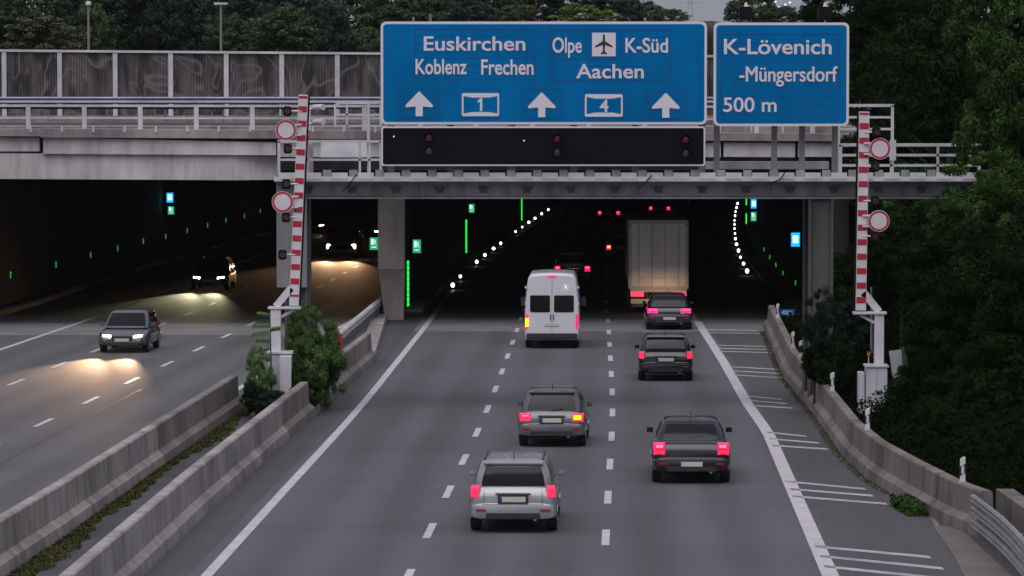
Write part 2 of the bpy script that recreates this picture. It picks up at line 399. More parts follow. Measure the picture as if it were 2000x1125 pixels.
# ------------------------------------------------------------------ tunnel
th = Local('tunnel', (XC(183) - 9, 183, RZ(183)), 'dark twin road tunnel beneath the bridge', 'tunnel')
def wallstrip(fx, thick, y0, y1, z0, z1, step=8):
    n = int((y1 - y0) / step) + 1; rings = []
    for i in range(n + 1):
        y = y0 + (y1 - y0) * i / n; x = fx(y); z = RZ(y)
        rings.append([(x, y, z + z0), (x, y, z + z1), (x + thick, y, z + z1), (x + thick, y, z + z0)])
    return MB().loft(rings)
H_T = 5.75
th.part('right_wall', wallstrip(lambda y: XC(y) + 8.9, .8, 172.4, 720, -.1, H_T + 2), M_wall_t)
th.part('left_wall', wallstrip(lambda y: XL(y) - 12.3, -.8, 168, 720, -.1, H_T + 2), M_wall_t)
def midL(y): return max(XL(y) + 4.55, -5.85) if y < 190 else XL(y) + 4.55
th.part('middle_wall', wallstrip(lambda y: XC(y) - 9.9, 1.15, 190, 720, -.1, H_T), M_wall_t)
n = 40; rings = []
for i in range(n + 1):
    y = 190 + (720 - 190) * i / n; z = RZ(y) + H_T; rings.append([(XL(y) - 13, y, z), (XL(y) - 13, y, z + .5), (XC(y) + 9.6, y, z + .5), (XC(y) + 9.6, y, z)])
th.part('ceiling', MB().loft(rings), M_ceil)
th.part('end_light_block', MB().box(-60, 60, 719, 720, RZ(720) - 1, RZ(720) + 9), M_ceil)  # unseen blocker added to close the tube and keep it dark
# kerbs inside
th.part('kerb', wallstrip(lambda y: XC(y) - 8.7, .75, 184, 700, 0, .16), M_kerb)
th.part('kerb', wallstrip(lambda y: XC(y) + 8.05, .8, 173, 700, 0, .16), M_kerb)
th.part('kerb', wallstrip(lambda y: XL(y) - 11.3, -.5, 150, 700, 0, .2), mat('kerb_headlight_glow', (.50, .38, .24), .8, var=.5, vscale=1))  # orange headlight glow is put into this kerb's base colour
# pillar at the head of the middle wall with its flared foot
YP = 177.5
xl, xr = gx(738, YP), gx(790, YP)
ft = Local('bridge_pillar', ((xl + xr) / 2, YP + .8, RZ(YP)), 'square concrete pillar between the two tunnel mouths', 'pillar')
zt = gz(528, YP)
ft.part('shaft', MB().box(xl, xr, YP, YP + 1.5, zt, gz(352, YP)), M_pillar, bevel=.05)
z0 = RZ(YP) - .05
ft.part('foot', MB().loft([[(gx(752, YP), YP - .3, z0), (gx(788, YP), YP - .3, z0), (gx(788, YP), YP + 1.5, z0), (gx(748, YP), YP + 1.5, z0)], [(xl + .02, YP + .05, zt - .003), (xr + .02, YP + .05, zt - .003), (xr + .02, YP + 1.5, zt - .003), (xl + .02, YP + 1.5, zt - .003)]]), mat('pillar_foot', (.22, .20, .19), .85, var=.4, vscale=2, streak=True))
# ------------------------------------------------------------------ bridge
YB = 172.0
bz = lambda py: gz(py, YB)
bx = lambda px: gx(px, YB)
br = Local('road_bridge', (bx(900), YB, bz(350)), 'concrete road bridge crossing above both tunnel mouths', 'bridge')
xL, xR = bx(-260), bx(1760)
br.part('deck', MB().box(xL, xR, YB + .6, YB + 14.5, bz(300), bz(262)), M_conc_dark)
def sloped(x0, x1, ya, yb, y0, y1, dz, m, name, **k):
    """box along x with top/bottom pixel rows ya(x0)->yb(x1)"""
    mb = MB(); (t0, b0), (t1, b1) = ya, yb
    v = []
    for (x, t, b) in ((x0, t0, b0), (x1, t1, b1)):
        for y in (y0, y1): v += [(bx(x), y, bz(b)), (bx(x), y, bz(t))]
    mb.add(v, [(0, 1, 3, 2), (4, 6, 7, 5), (0, 4, 5, 1), (2, 3, 7, 6), (1, 5, 7, 3), (0, 2, 6, 4)])
    return br.part(name, mb, m, **k)
sloped(-260, 82, (250, 264), (252, 266), YB - .35, YB + .9, 0, M_parapet, 'parapet')
sloped(82.3, 1755, (251, 268), (262, 276), YB - .36, YB + .9, 0, M_parapet, 'parapet')
sloped(-260, 78, (266.5, 295.5), (268.5, 295.5), YB - .05, YB + .6, 0, M_fascia, 'fascia_panel')
sloped(86, 540, (268, 300), (278, 303), YB - .16, YB + .6, 0, M_fascia, 'fascia_panel')
for x0 in range(540, 1700, 145): sloped(x0 + 3, x0 + 142, (278, 306), (279, 307), YB - .12, YB + .6, 0, M_fascia, 'fascia_panel')
sloped(-260, 455, (296, 348), (303.5, 352), YB + .02, YB + 1.4, 0, M_conc_light, 'edge_beam')
# slanted end of the beam
mb = MB(); mb.add([(bx(455.3), YB + .02, bz(303.5)), (bx(455.3), YB + .02, bz(352)), (bx(540), YB + .5, bz(352)), (bx(540), YB + .5, bz(306)), (bx(455.3), YB + 1.4, bz(303.5)), (bx(455.3), YB + 1.4, bz(352)), (bx(540), YB + 1.4, bz(352)), (bx(540), YB + 1.4, bz(306))],
    [(0, 1, 2, 3), (4, 7, 6, 5), (0, 4, 5, 1), (3, 2, 6, 7), (0, 3, 7, 4), (1, 5, 6, 2)])
br.part('beam_end', mb, M_conc_light)
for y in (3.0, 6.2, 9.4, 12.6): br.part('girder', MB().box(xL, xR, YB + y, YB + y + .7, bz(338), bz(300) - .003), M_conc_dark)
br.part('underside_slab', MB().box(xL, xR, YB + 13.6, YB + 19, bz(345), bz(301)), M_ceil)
# kerb/roadway of the bridge
br.part('footway', MB().box(xL, xR, YB + .9, YB + 2.6, bz(262), bz(248)), M_parapet)
br.part('roadway_slab', MB().box(xL, xR, YB + 2.6, YB + 12, bz(262), bz(254)), M_grit)
br.part('rear_kerb', MB().box(xL, xR, YB + 12, YB + 14.6, bz(262), bz(240)), M_parapet)
# railing on the bridge edge
rl = Local('bridge_railing', (bx(300), YB + .1, bz(252)), 'pale metal railing along the near edge of the bridge', 'railing')
k = 0
for px in list(np.arange(-190, 1760, 109.3)):
    px += 27.5; 
    if px > 1730: break
    rl.part('post', MB().box(bx(px - 4.5), bx(px + 4.5), YB + .02, YB + .12, bz(251 + max(0, px) * .006), bz(209)), M_rail)
rl.part('handrail', MB().bar((bx(-220), YB + .07, bz(206)), (bx(1700), YB + .07, bz(209)), .1, .09), M_rail)
rl.part('middle_rail', MB().bar((bx(-220), YB + .08, bz(230)), (bx(1700), YB + .08, bz(233)), .06, .07), M_rail)
# drain/anchor stubs along the parapet
for px in range(0, 1600, 61): br.part('anchor_plate', MB().box(bx(px), bx(px + 4), YB - .39, YB - .361, bz(258), bz(246)), M_rail)
# guard rail in front of the noise wall
YG = YB + 10.5
gr = Local('guard_rail', (gx(300, YG), YG, gz(225, YG)), 'long steel guard rail in front of the noise wall on the bridge', 'guard rail')
mb = MB(); rings = []
for x in np.linspace(gx(-230, YG), gx(1760, YG), 12):
    z = gz(196, YG); rings.append([(x, YG, z - .15), (x, YG - .05, z - .09), (x, YG, z), (x, YG - .05, z + .09), (x, YG, z + .15), (x, YG + .03, z + .15), (x, YG + .03, z - .15)])
mb.loft(rings); gr.part('rail', mb, M_guard, smooth=True)
gr.part('lower_rail', MB().box(gx(-230, YG), gx(1760, YG), YG + .0, YG + .05, gz(213, YG), gz(209, YG)), M_black)
for px in np.arange(-200, 1750, 114): gr.part('post', MB().box(gx(px + 65, YG), gx(px + 69, YG), YG + .035, YG + .13, gz(238, YG), gz(193, YG)), M_guard)
# noise wall
YN = YB + 13.4
def noise_wall_mat():
    m, nt, b = nmat('noise_wall_panel'); N = nt.nodes; L = nt.links
    g = N.new('ShaderNodeNewGeometry')
    w = N.new('ShaderNodeTexWave'); w.wave_type = 'BANDS'; w.bands_direction = 'X'; w.inputs['Scale'].default_value = 2.6; w.inputs['Distortion'].default_value = 0
    L.new(g.outputs['Position'], w.inputs['Vector'])
    mp = N.new('ShaderNodeMapping'); mp.inputs['Scale'].default_value = (1, 1, .22); L.new(g.outputs['Position'], mp.inputs['Vector'])
    n1 = N.new('ShaderNodeTexNoise'); n1.inputs['Scale'].default_value = 2.2; n1.inputs['Detail'].default_value = 5; L.new(mp.outputs[0], n1.inputs['Vector'])
    n2 = N.new('ShaderNodeTexNoise'); n2.inputs['Scale'].default_value = .33; n2.inputs['Detail'].default_value = 1.0; n2.inputs['Distortion'].default_value = 2.2; L.new(g.outputs['Position'], n2.inputs['Vector'])
    # thin scrawled bands where the warped noise crosses set values
    sb = N.new('ShaderNodeMath'); sb.operation = 'PINGPONG'; sb.inputs[1].default_value = .10; L.new(n2.outputs['Fac'], sb.inputs[0])
    r2 = N.new('ShaderNodeValToRGB'); r2.color_ramp.elements[0].position = .0; r2.color_ramp.elements[1].position = .03; r2.color_ramp.elements[0].color = (1, 1, 1, 1); r2.color_ramp.elements[1].color = (0, 0, 0, 1)
    L.new(sb.outputs[0], r2.inputs[0])
    r1 = N.new('ShaderNodeValToRGB'); r1.color_ramp.elements[0].position = .38; r1.color_ramp.elements[1].position = .62
    r1.color_ramp.elements[0].color = (.030, .027, .028, 1); r1.color_ramp.elements[1].color = (.135, .122, .125, 1); L.new(n1.outputs['Fac'], r1.inputs[0])
    mk = N.new('ShaderNodeMath'); mk.operation = 'MULTIPLY'; L.new(r2.outputs[0], mk.inputs[0]); mk.inputs[1].default_value = .75
    mx = N.new('ShaderNodeMix'); mx.data_type = 'RGBA'; mx.inputs[7].default_value = (.24, .22, .225, 1); L.new(mk.outputs[0], mx.inputs[0]); L.new(r1.outputs[0], mx.inputs[6])
    mz = N.new('ShaderNodeMix'); mz.data_type = 'RGBA'; mz.blend_type = 'MULTIPLY'; mz.inputs[0].default_value = .45; L.new(mx.outputs[2], mz.inputs[6]); L.new(w.outputs['Color'], mz.inputs[7])
    L.new(mz.outputs[2], b.inputs['Base Color']); b.inputs['Roughness'].default_value = .8
    bp = N.new('ShaderNodeBump'); bp.inputs['Strength'].default_value = .8; bp.inputs['Distance'].default_value = .04; L.new(w.outputs['Fac'], bp.inputs['Height']); L.new(bp.outputs[0], b.inputs['Normal'])
    return m
M_noise = noise_wall_mat()
nw = Local('noise_wall', (gx(400, YN), YN, gz(215, YN)), 'dark ribbed noise wall with faded scrawls and pale posts on the bridge', 'noise wall')
posts = list(np.arange(12 - 109 * 2, 1735, 108.2))
ntop = lambda px: 97 + max(px, 0) * .0085
for i, px in enumerate(posts):
    nw.part('post', MB().box(gx(px - 4.5, YN), gx(px + 4.5, YN), YN - .12, YN + .12, gz(235, YN), gz(ntop(px) + 2, YN)), M_rail)
    if i < len(posts) - 1:
        p2 = posts[i + 1]; nw.part('panel', MB().box(gx(px + 4.8, YN), gx(p2 - 4.8, YN), YN - .04, YN + .06, gz(240, YN), gz(ntop(px) + 4, YN)), M_noise)
nw.part('cap_rail', MB().bar((gx(posts[0] - 5, YN), YN, gz(97, YN)), (gx(posts[-1] + 6, YN), YN, gz(ntop(1727), YN)), .3, .1), M_rail)
# ------------------------------------------------------------------ gantry
YS = 125.0
sx = lambda px, Y=YS: gx(px, Y)
sz = lambda py, Y=YS: gz(py, Y)
ga = Local('sign_gantry', (sx(1090), YS, RZ(YS)), 'wide grey steel sign gantry with walkway spanning the right roadway', 'gantry')
# lower I-beam
mb = MB()
for yy in (YS, YS + 2.2):
    mb.box(sx(543), sx(1935), yy - .02, yy + .02, sz(383), sz(358)); mb.box(sx(543), sx(1935), yy - .17, yy + .17, sz(388), sz(384)); mb.box(sx(543), sx(1935), yy - .17, yy + .17, sz(358), sz(355))
    for px in np.arange(560, 1935, 85.5): mb.box(sx(px) - .012, sx(px) + .012, yy - .14, yy - .021, sz(383.9), sz(358.1))
ga.part('main_beam', mb, M_steel)
for px in np.arange(602, 1930, 85.5):
    mb = MB(); mb.box(sx(px - 8), sx(px + 8), YS - .05, YS - .021, sz(377), sz(363)); mb.tube((sx(px), YS - .1, sz(374)), (sx(px) + .18, YS - .08, sz(364)), .02); mb.tube((sx(px), YS - .1, sz(374)), (sx(px) - .18, YS - .08, sz(364)), .02)
    ga.part('bracket', mb, mat('bracket_grey', (.15, .15, .155), .6))
mb = MB()
for i, px in enumerate(np.arange(560, 1930, 85.5)): mb.bar((sx(px), YS + .2, sz(370)), (sx(px + 43), YS + 2, sz(370)), .08)
ga.part('lattice', mb, M_steel)
# walkway edge
mb = MB(); mb.box(sx(538), sx(1925), YS - .75, YS - .70, sz(354, YS - .75), sz(345, YS - .75))
ga.part('walkway_edge', mb, M_steel_l)
ga.part('walkway_grating', MB().box(sx(538), sx(1925), YS - .695, YS + 2.5, sz(354), sz(350)), M_steel)
for px in np.arange(548, 1920, 51): ga.part('toe_board', MB().box(sx(px), sx(px + 31), YS - .77, YS - .751, sz(350, YS - .75), sz(337, YS - .75)), M_steel_l)
for px in np.arange(581, 1925, 51): ga.part('post_bracket', MB().box(sx(px + 1), sx(px + 17), YS - .74, YS - .70, sz(346, YS - .75), sz(332, YS - .75)), M_steel)
# legs
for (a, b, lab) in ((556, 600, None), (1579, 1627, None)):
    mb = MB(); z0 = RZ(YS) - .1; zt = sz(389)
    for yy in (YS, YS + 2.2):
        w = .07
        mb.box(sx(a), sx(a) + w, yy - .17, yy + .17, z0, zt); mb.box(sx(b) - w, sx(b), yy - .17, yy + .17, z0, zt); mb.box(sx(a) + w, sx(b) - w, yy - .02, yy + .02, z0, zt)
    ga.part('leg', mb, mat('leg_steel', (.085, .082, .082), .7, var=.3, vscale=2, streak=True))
ga.part('leg_head', MB().box(sx(541), sx(600), YS - .3, YS - .175, sz(560), sz(352)), mat('column_mid', (.22, .22, .235), .6, var=.3, vscale=2, streak=True))
# sign uprights and rear truss
mb = MB()
for px in (764, 880, 1000, 1120, 1240, 1370): mb.box(sx(px) - .1, sx(px) + .1, YS - .25, YS - .1, sz(354), sz(60))
for px in (1399, 1511, 1565, 1629): mb.box(sx(px) - .085, sx(px) + .085, YS - .25, YS - .1, sz(354), sz(80))
ga.part('sign_upright', mb, mat('upright_grey', (.20, .20, .205), .6, var=.3, vscale=2))
ga.part('rear_chord', MB().box(sx(1378), sx(1629), YS + 2.1, YS + 2.3, sz(335), sz(320)), M_steel)
# walkway railings
def frame(x0, x1, yt, yb, mids, Y, w=.07, inner=(), m=M_rail):
    mb = MB()
    mb.bar((sx(x0, Y), Y, sz(yb, Y)), (sx(x0, Y), Y, sz(yt, Y)), w); mb.bar((sx(x1, Y), Y, sz(yb, Y)), (sx(x1, Y), Y, sz(yt, Y)), w)
    mb.bar((sx(x0, Y) - w / 2, Y, sz(yt, Y)), (sx(x1, Y) + w / 2, Y, sz(yt, Y)), w)
    for mm in mids: mb.bar((sx(x0, Y), Y, sz(mm, Y)), (sx(x1, Y), Y, sz(mm, Y)), w * .8)
    for i in inner: mb.bar((sx(i, Y), Y, sz(yb, Y)), (sx(i, Y), Y, sz(yt, Y)), w * .8)
    return mb
ga.part('railing', frame(545, 744, 276, 343, (312,), YS - .62, .08, (600, 703, 722)), M_rail)
ga.part('railing', frame(655, 744, 201, 247, (224, 246), YS + 2.3, .07, (678,)), M_rail)
ga.part('railing', MB().bar((sx(721), YS - .5, sz(340)), (sx(721), YS - .5, sz(200)), .08), M_rail)
ga.part('cable_tray', MB().box(sx(620), sx(716), YS + 2.25, YS + 2.4, sz(312), sz(281)), M_steel_l)
ga.part('cabinet_panel', MB().box(sx(603), sx(612), YS - .3, YS + .1, sz(342), sz(280)), M_steel)
ga.part('railing', frame(1637, 1742, 206, 343, (229, 252), YS + 2.3, .085), M_rail)
ga.part('railing', frame(1641, 1912, 283, 343, (303, 323), YS - .62, .09, (1740, 1831)), M_rail)
ga.part('switch_box', MB().box(sx(1733), sx(1745), YS - .75, YS - .68, sz(312), sz(272)), M_steel_l)
# hanging cables
mb = MB()
for x0, ys_ in ((690, (338, 350, 362, 372)), (1262, (340, 350, 360, 366)), (1520, (335, 348, 352, 360))):
    pts = [(sx(x0 + (3 - i) * 3 - (i * 6)), YS - .82, sz(y)) for i, y in enumerate(ys_)]; mb.path(pts, .018, 6)
ga.part('loose_cable', mb, M_black, smooth=True)
# blue signs
def rrect(x0, x1, z0, z1, r, n=6):
    pts = []
    for cx, cz, a0 in ((x1 - r, z1 - r, 0), (x0 + r, z1 - r, 90), (x0 + r, z0 + r, 180), (x1 - r, z0 + r, 270)):
        for i in range(n + 1):
            a = math.radians(a0 + 90 * i / n); pts.append((cx + r * math.cos(a), cz + r * math.sin(a)))
    return pts
def text_mesh(s, x0, x1, ybase, ycap, Y, m, th_, name='lettering', off=.018, capref='H', thicken=0):
    """text fitted to pixel box: x0..x1 wide, cap height from ycap to ybase"""
    def mk(t):
        c = bpy.data.curves.new('t', 'FONT'); c.body = t; c.size = 1; c.offset = off; c.extrude = .01; c.resolution_u = 6
        o = bpy.data.objects.new('t', c); COL.objects.link(o); bpy.context.view_layer.update()
        me = bpy.data.meshes.new_from_object(o.evaluated_get(bpy.context.evaluated_depsgraph_get())); bpy.data.objects.remove(o); bpy.data.curves.remove(c)
        vs = np.array([v.co[:] for v in me.vertices]); return me, vs
    _, h = mk(capref); ch = h[:, 1].max() - h[:, 1].min(); cb = h[:, 1].min()
    me, vs = mk(s)
    X0, X1 = sx(x0, Y), sx(x1, Y); Z0, Z1 = sz(ybase, Y), sz(ycap, Y)
    xs = (vs[:, 0] - vs[:, 0].min()) / (vs[:, 0].max() - vs[:, 0].min()) * (X1 - X0) + X0
    zs = (vs[:, 1] - cb) / ch * (Z1 - Z0) + Z0
    ys = Y - vs[:, 2] * .8
    b = th_.b
    co = np.stack([xs - b.x, ys - b.y, zs - b.z], 1); me.vertices.foreach_set('co', co.astype(np.float32).ravel()); me.update()
    if thicken:
        n = len(me.vertices); fs = [tuple(p.vertices) for p in me.polygons]; allv = []; allf = []
        for k, (dx, dz) in enumerate(((0, 0), (-1, 0), (1, 0), (0, .6), (0, -.6))):
            allv += [(float(c[0] + dx * thicken), float(c[1] - .0012 * k), float(c[2] + dz * thicken)) for c in co]; allf += [tuple(i + k * n for i in f) for f in fs]
        me = bpy.data.meshes.new(name); me.from_pydata(allv, [], allf); me.update()
    me.materials.clear(); me.materials.append(m); me.name = name
    o = bpy.data.objects.new(name, me); COL.objects.link(o); o.parent = th_.root; o['label'] = 'white text reading ' + s if m is M_white else 'dark text reading ' + s
    return o
YF = YS - .95
def sign(x0, x1, y0, y1, label, board=False):
    th_ = Local('motorway_sign' if not board else 'signal_board', (sx((x0 + x1) / 2, YF), YF, sz(y1, YF)), label, 'sign' if not board else 'signal board')
    X0, X1, Z0, Z1 = sx(x0, YF), sx(x1, YF), sz(y1, YF), sz(y0, YF)
    r = .16 if not board else .07; bw = .075 if not board else .045
    th_.part('frame', MB().prism(rrect(X0, X1, Z0, Z1, r), 'y', YF, YF + .12), M_white, smooth=False)
    th_.part('panel', MB().prism(rrect(X0 + bw, X1 - bw, Z0 + bw, Z1 - bw, r * .7), 'y', YF - .008, YF), M_blue if not board else M_board)
    return th_
def fillrect(mb, x0, x1, y0, y1, Y, d=.006): mb.box(sx(x0, Y), sx(x1, Y), Y - d, Y + .002, sz(y1, Y), sz(y0, Y))
def seams(th_, boxes):
    """thin dark outline and lamella joints of the rotating prism fields"""
    mb = MB()
    for (x0, x1, y0, y1, n) in boxes:
        Y = YF - .009; w = .8
        for x in (x0, x1): fillrect(mb, x - w, x + w, y0, y1, Y, .004)
        for i in range(n + 1):
            y = y0 + (y1 - y0) * i / n; ww = w if i in (0, n) else .6; fillrect(mb, x0 + .7, x1 - .7, y - ww, y + ww, Y, .004)
    th_.part('prism_joints', mb, M_blueline)
s1 = sign(744, 1380, 42, 243, 'wide blue direction sign with three white up arrows and an aeroplane symbol')
seams(s1, [(810, 1044, 57, 156, 7), (1075, 1308, 59, 158, 7), (781, 858, 172, 231, 3), (901, 976, 175, 231, 3), (1019, 1097, 175, 232, 3), (1141, 1218, 177, 232, 3), (1263, 1341, 178, 233, 3)])
YT = YF - .022
text_mesh('Euskirchen', 828, 1026, 99, 71, YT, M_white, s1, off=.015)
text_mesh('Koblenz', 812, 912, 145, 115, YT, M_white, s1, off=.017)
text_mesh('Frechen', 940, 1042, 146, 116, YT, M_white, s1, off=.017)
text_mesh('Olpe', 1079, 1136, 103, 73, YT, M_white, s1, off=.017)
text_mesh('K-Süd', 1221, 1304, 103, 74, YT, M_white, s1, off=.017)
text_mesh('Aachen', 1125, 1257, 153, 125, YT, M_white, s1, off=.015)
def arrow(cx, yt, yb):
    X = lambda p: sx(cx + p, YT); Z = lambda p: sz(p, YT)
    h = yb - yt
    poly = [(X(-7), Z(yb)), (X(7), Z(yb)), (X(7), Z(yt + h * .60)), (X(26), Z(yt + h * .64)), (X(27), Z(yt + h * .56)), (X(1), Z(yt)), (X(-1), Z(yt)), (X(-27), Z(yt + h * .56)), (X(-26), Z(yt + h * .64)), (X(-7), Z(yt + h * .60))]
    s1.part('arrow', MB().prism(poly, 'y', YT - .005, YT + .01), M_white)
arrow(819, 179, 227); arrow(1058, 181, 229); arrow(1300, 182, 230)
def shield(x0, x1, y0, y1, t, tx0, tx1, ty0, ty1):
    X = lambda p: sx(p, YT); Z = lambda p: sz(p, YT)
    s1.part('shield_plate', MB().prism(rrect(X(x0), X(x1), Z(y1), Z(y0), .05), 'y', YT - .003, YT + .012), M_white)
    m = (x0 + x1) / 2; cut = 7.5
    poly = [(X(x0 + 3.5), Z(y1 - 5.5)), (X(x0 + 20), Z(y1 - 9.5 + 1)), (X(x1 - 20), Z(y1 - 9.5 + 1)), (X(x1 - 3.5), Z(y1 - 5.5)), (X(x1 - 3.5), Z(y0 + 5.5)), (X(x1 - 20), Z(y0 + 8.5)), (X(x0 + 20), Z(y0 + 8.5)), (X(x0 + 3.5), Z(y0 + 5.5))]
    s1.part('shield_field', MB().prism(poly, 'y', YT - .008, YT - .0035), M_blue)
    if t == '1':
        o = s1.part('lettering', MB().prism([(X(937.5), Z(217)), (X(942), Z(217)), (X(942), Z(192)), (X(938.5), Z(192)), (X(933), Z(197)), (X(933), Z(201)), (X(937.5), Z(198))], 'y', YT - .016, YT - .0085), M_white); o['label'] = 'white text reading 1'
    else: text_mesh(t, tx0, tx1, ty1, ty0, YT - .012, M_white, s1, off=.02, capref=t)
shield(902, 975, 182, 227, '1', 933, 944, 192, 217); shield(1142, 1216, 184, 228, '4', 1171, 1188, 194, 219)
# aeroplane plate
s1.part('symbol_plate', MB().box(sx(1156, YT), sx(1202, YT), YT - .004, YT + .012, sz(110, YT), sz(64, YT)), M_white)
pl = [(0, -22), (2, -19), (2.3, -8), (17, 2), (17, 5), (2.3, 0), (1.8, 12), (6, 16), (6, 18.5), (0, 17), (-6, 18.5), (-6, 16), (-1.8, 12), (-2.3, 0), (-17, 5), (-17, 2), (-2.3, -8), (-2, -19)]
s1.part('aeroplane_symbol', MB().prism([(sx(1179 + a, YT), sz(88 + b, YT)) for a, b in pl], 'y', YT - .009, YT - .0045), M_dk)
s2 = sign(1393, 1657, 44, 246, 'narrower blue exit sign showing 500 m, right of the wide sign')
seams(s2, [(1408, 1638, 67, 224, 9)])
text_mesh('K-Lövenich', 1413, 1623, 106, 76, YT, M_white, s2, off=.016)
text_mesh('-Müngersdorf', 1444, 1634, 159, 130, YT, M_white, s2, off=.0, thicken=.010)
text_mesh('500 m', 1412, 1516, 219, 190, YT, M_white, s2, off=.012, capref='0')
s3 = sign(745, 1377, 247, 324, 'long black lane signal board with three pairs of unlit lamps', board=True)
M_lensr = mat('lens_dark_red', (.16, .03, .03), .25, coat=.5); M_lensg = mat('lens_dark_grey', (.09, .085, .07), .25, coat=.5)
for cx, y0 in ((838, 268), (1088, 270), (1339, 272)):
    for k, m_ in ((0, M_lensr), (1, M_lensg)):
        c = Vector((sx(cx, YF), YF - .01, sz(y0 + k * 26, YF)))
        mb = MB(); rings = []
        for a in (0, 25, 50, 75):
            a = math.radians(a); rr = .135 * math.cos(a); rings.append([(c.x + rr * math.cos(t), c.y - .07 * math.sin(a), c.z + rr * math.sin(t)) for t in np.linspace(0, 2 * math.pi, 17)[:-1]])
        mb.loft(rings); lens = s3.part('signal_lens', mb, m_, smooth=True)
        # visor: half tube above the lens
        mb = MB(); o1, o2 = .16, .145
        prof = [(math.cos(t), math.sin(t)) for t in np.linspace(-.2, math.pi + .2, 13)]
        v = []; f = []
        for yy in (c.y, c.y - .2):
            for (a, b_) in prof: v += [(c.x + a * o1, yy, c.z + b_ * o1), (c.x + a * o2, yy, c.z + b_ * o2)]
        nn = len(prof)
        for i in range(nn - 1):
            for q in (0, 1): f.append((2 * i + q, 2 * i + 2 + q, 2 * nn + 2 * i + 2 + q, 2 * nn + 2 * i + q))
            f.append((2 * nn + 2 * i, 2 * nn + 2 * i + 1, 2 * nn + 2 * i + 3, 2 * nn + 2 * i + 2))
        mb.add(v, f); s3.part('visor', mb, M_black)
for px, py in ((768, 265), (1022, 273)): s3.part('lit_pixel', MB().box(sx(px, YF), sx(px + 3, YF), YF - .02, YF - .009, sz(py + 3, YF), sz(py, YF)), emit('led_warm', (1, .5, .3), 1.0))
# detector heads on top of the exit sign
for cx, lab in ((1453, 'black box detector standing on top of the exit sign, against the sky'), (1606, 'black box detector on top of the exit sign, in front of the dark trees')):
    d = Local('traffic_detector', (sx(cx), YS, sz(42)), lab, 'detector', 'detectors on top of the exit sign')
    d.part('bracket', MB().tube((sx(cx), YS - .8, sz(46)), (sx(cx), YS - .8, sz(36)), .03), M_rail)
    d.part('housing', MB().box(sx(cx - 13), sx(cx + 12), YS - .95, YS - .5, sz(39), sz(13)), M_black, bevel=.03)
    d.part('cap', MB().tube((sx(cx), YS - .8, sz(13)), (sx(cx), YS - .8, sz(5)), .07, .03), M_rail, smooth=True)
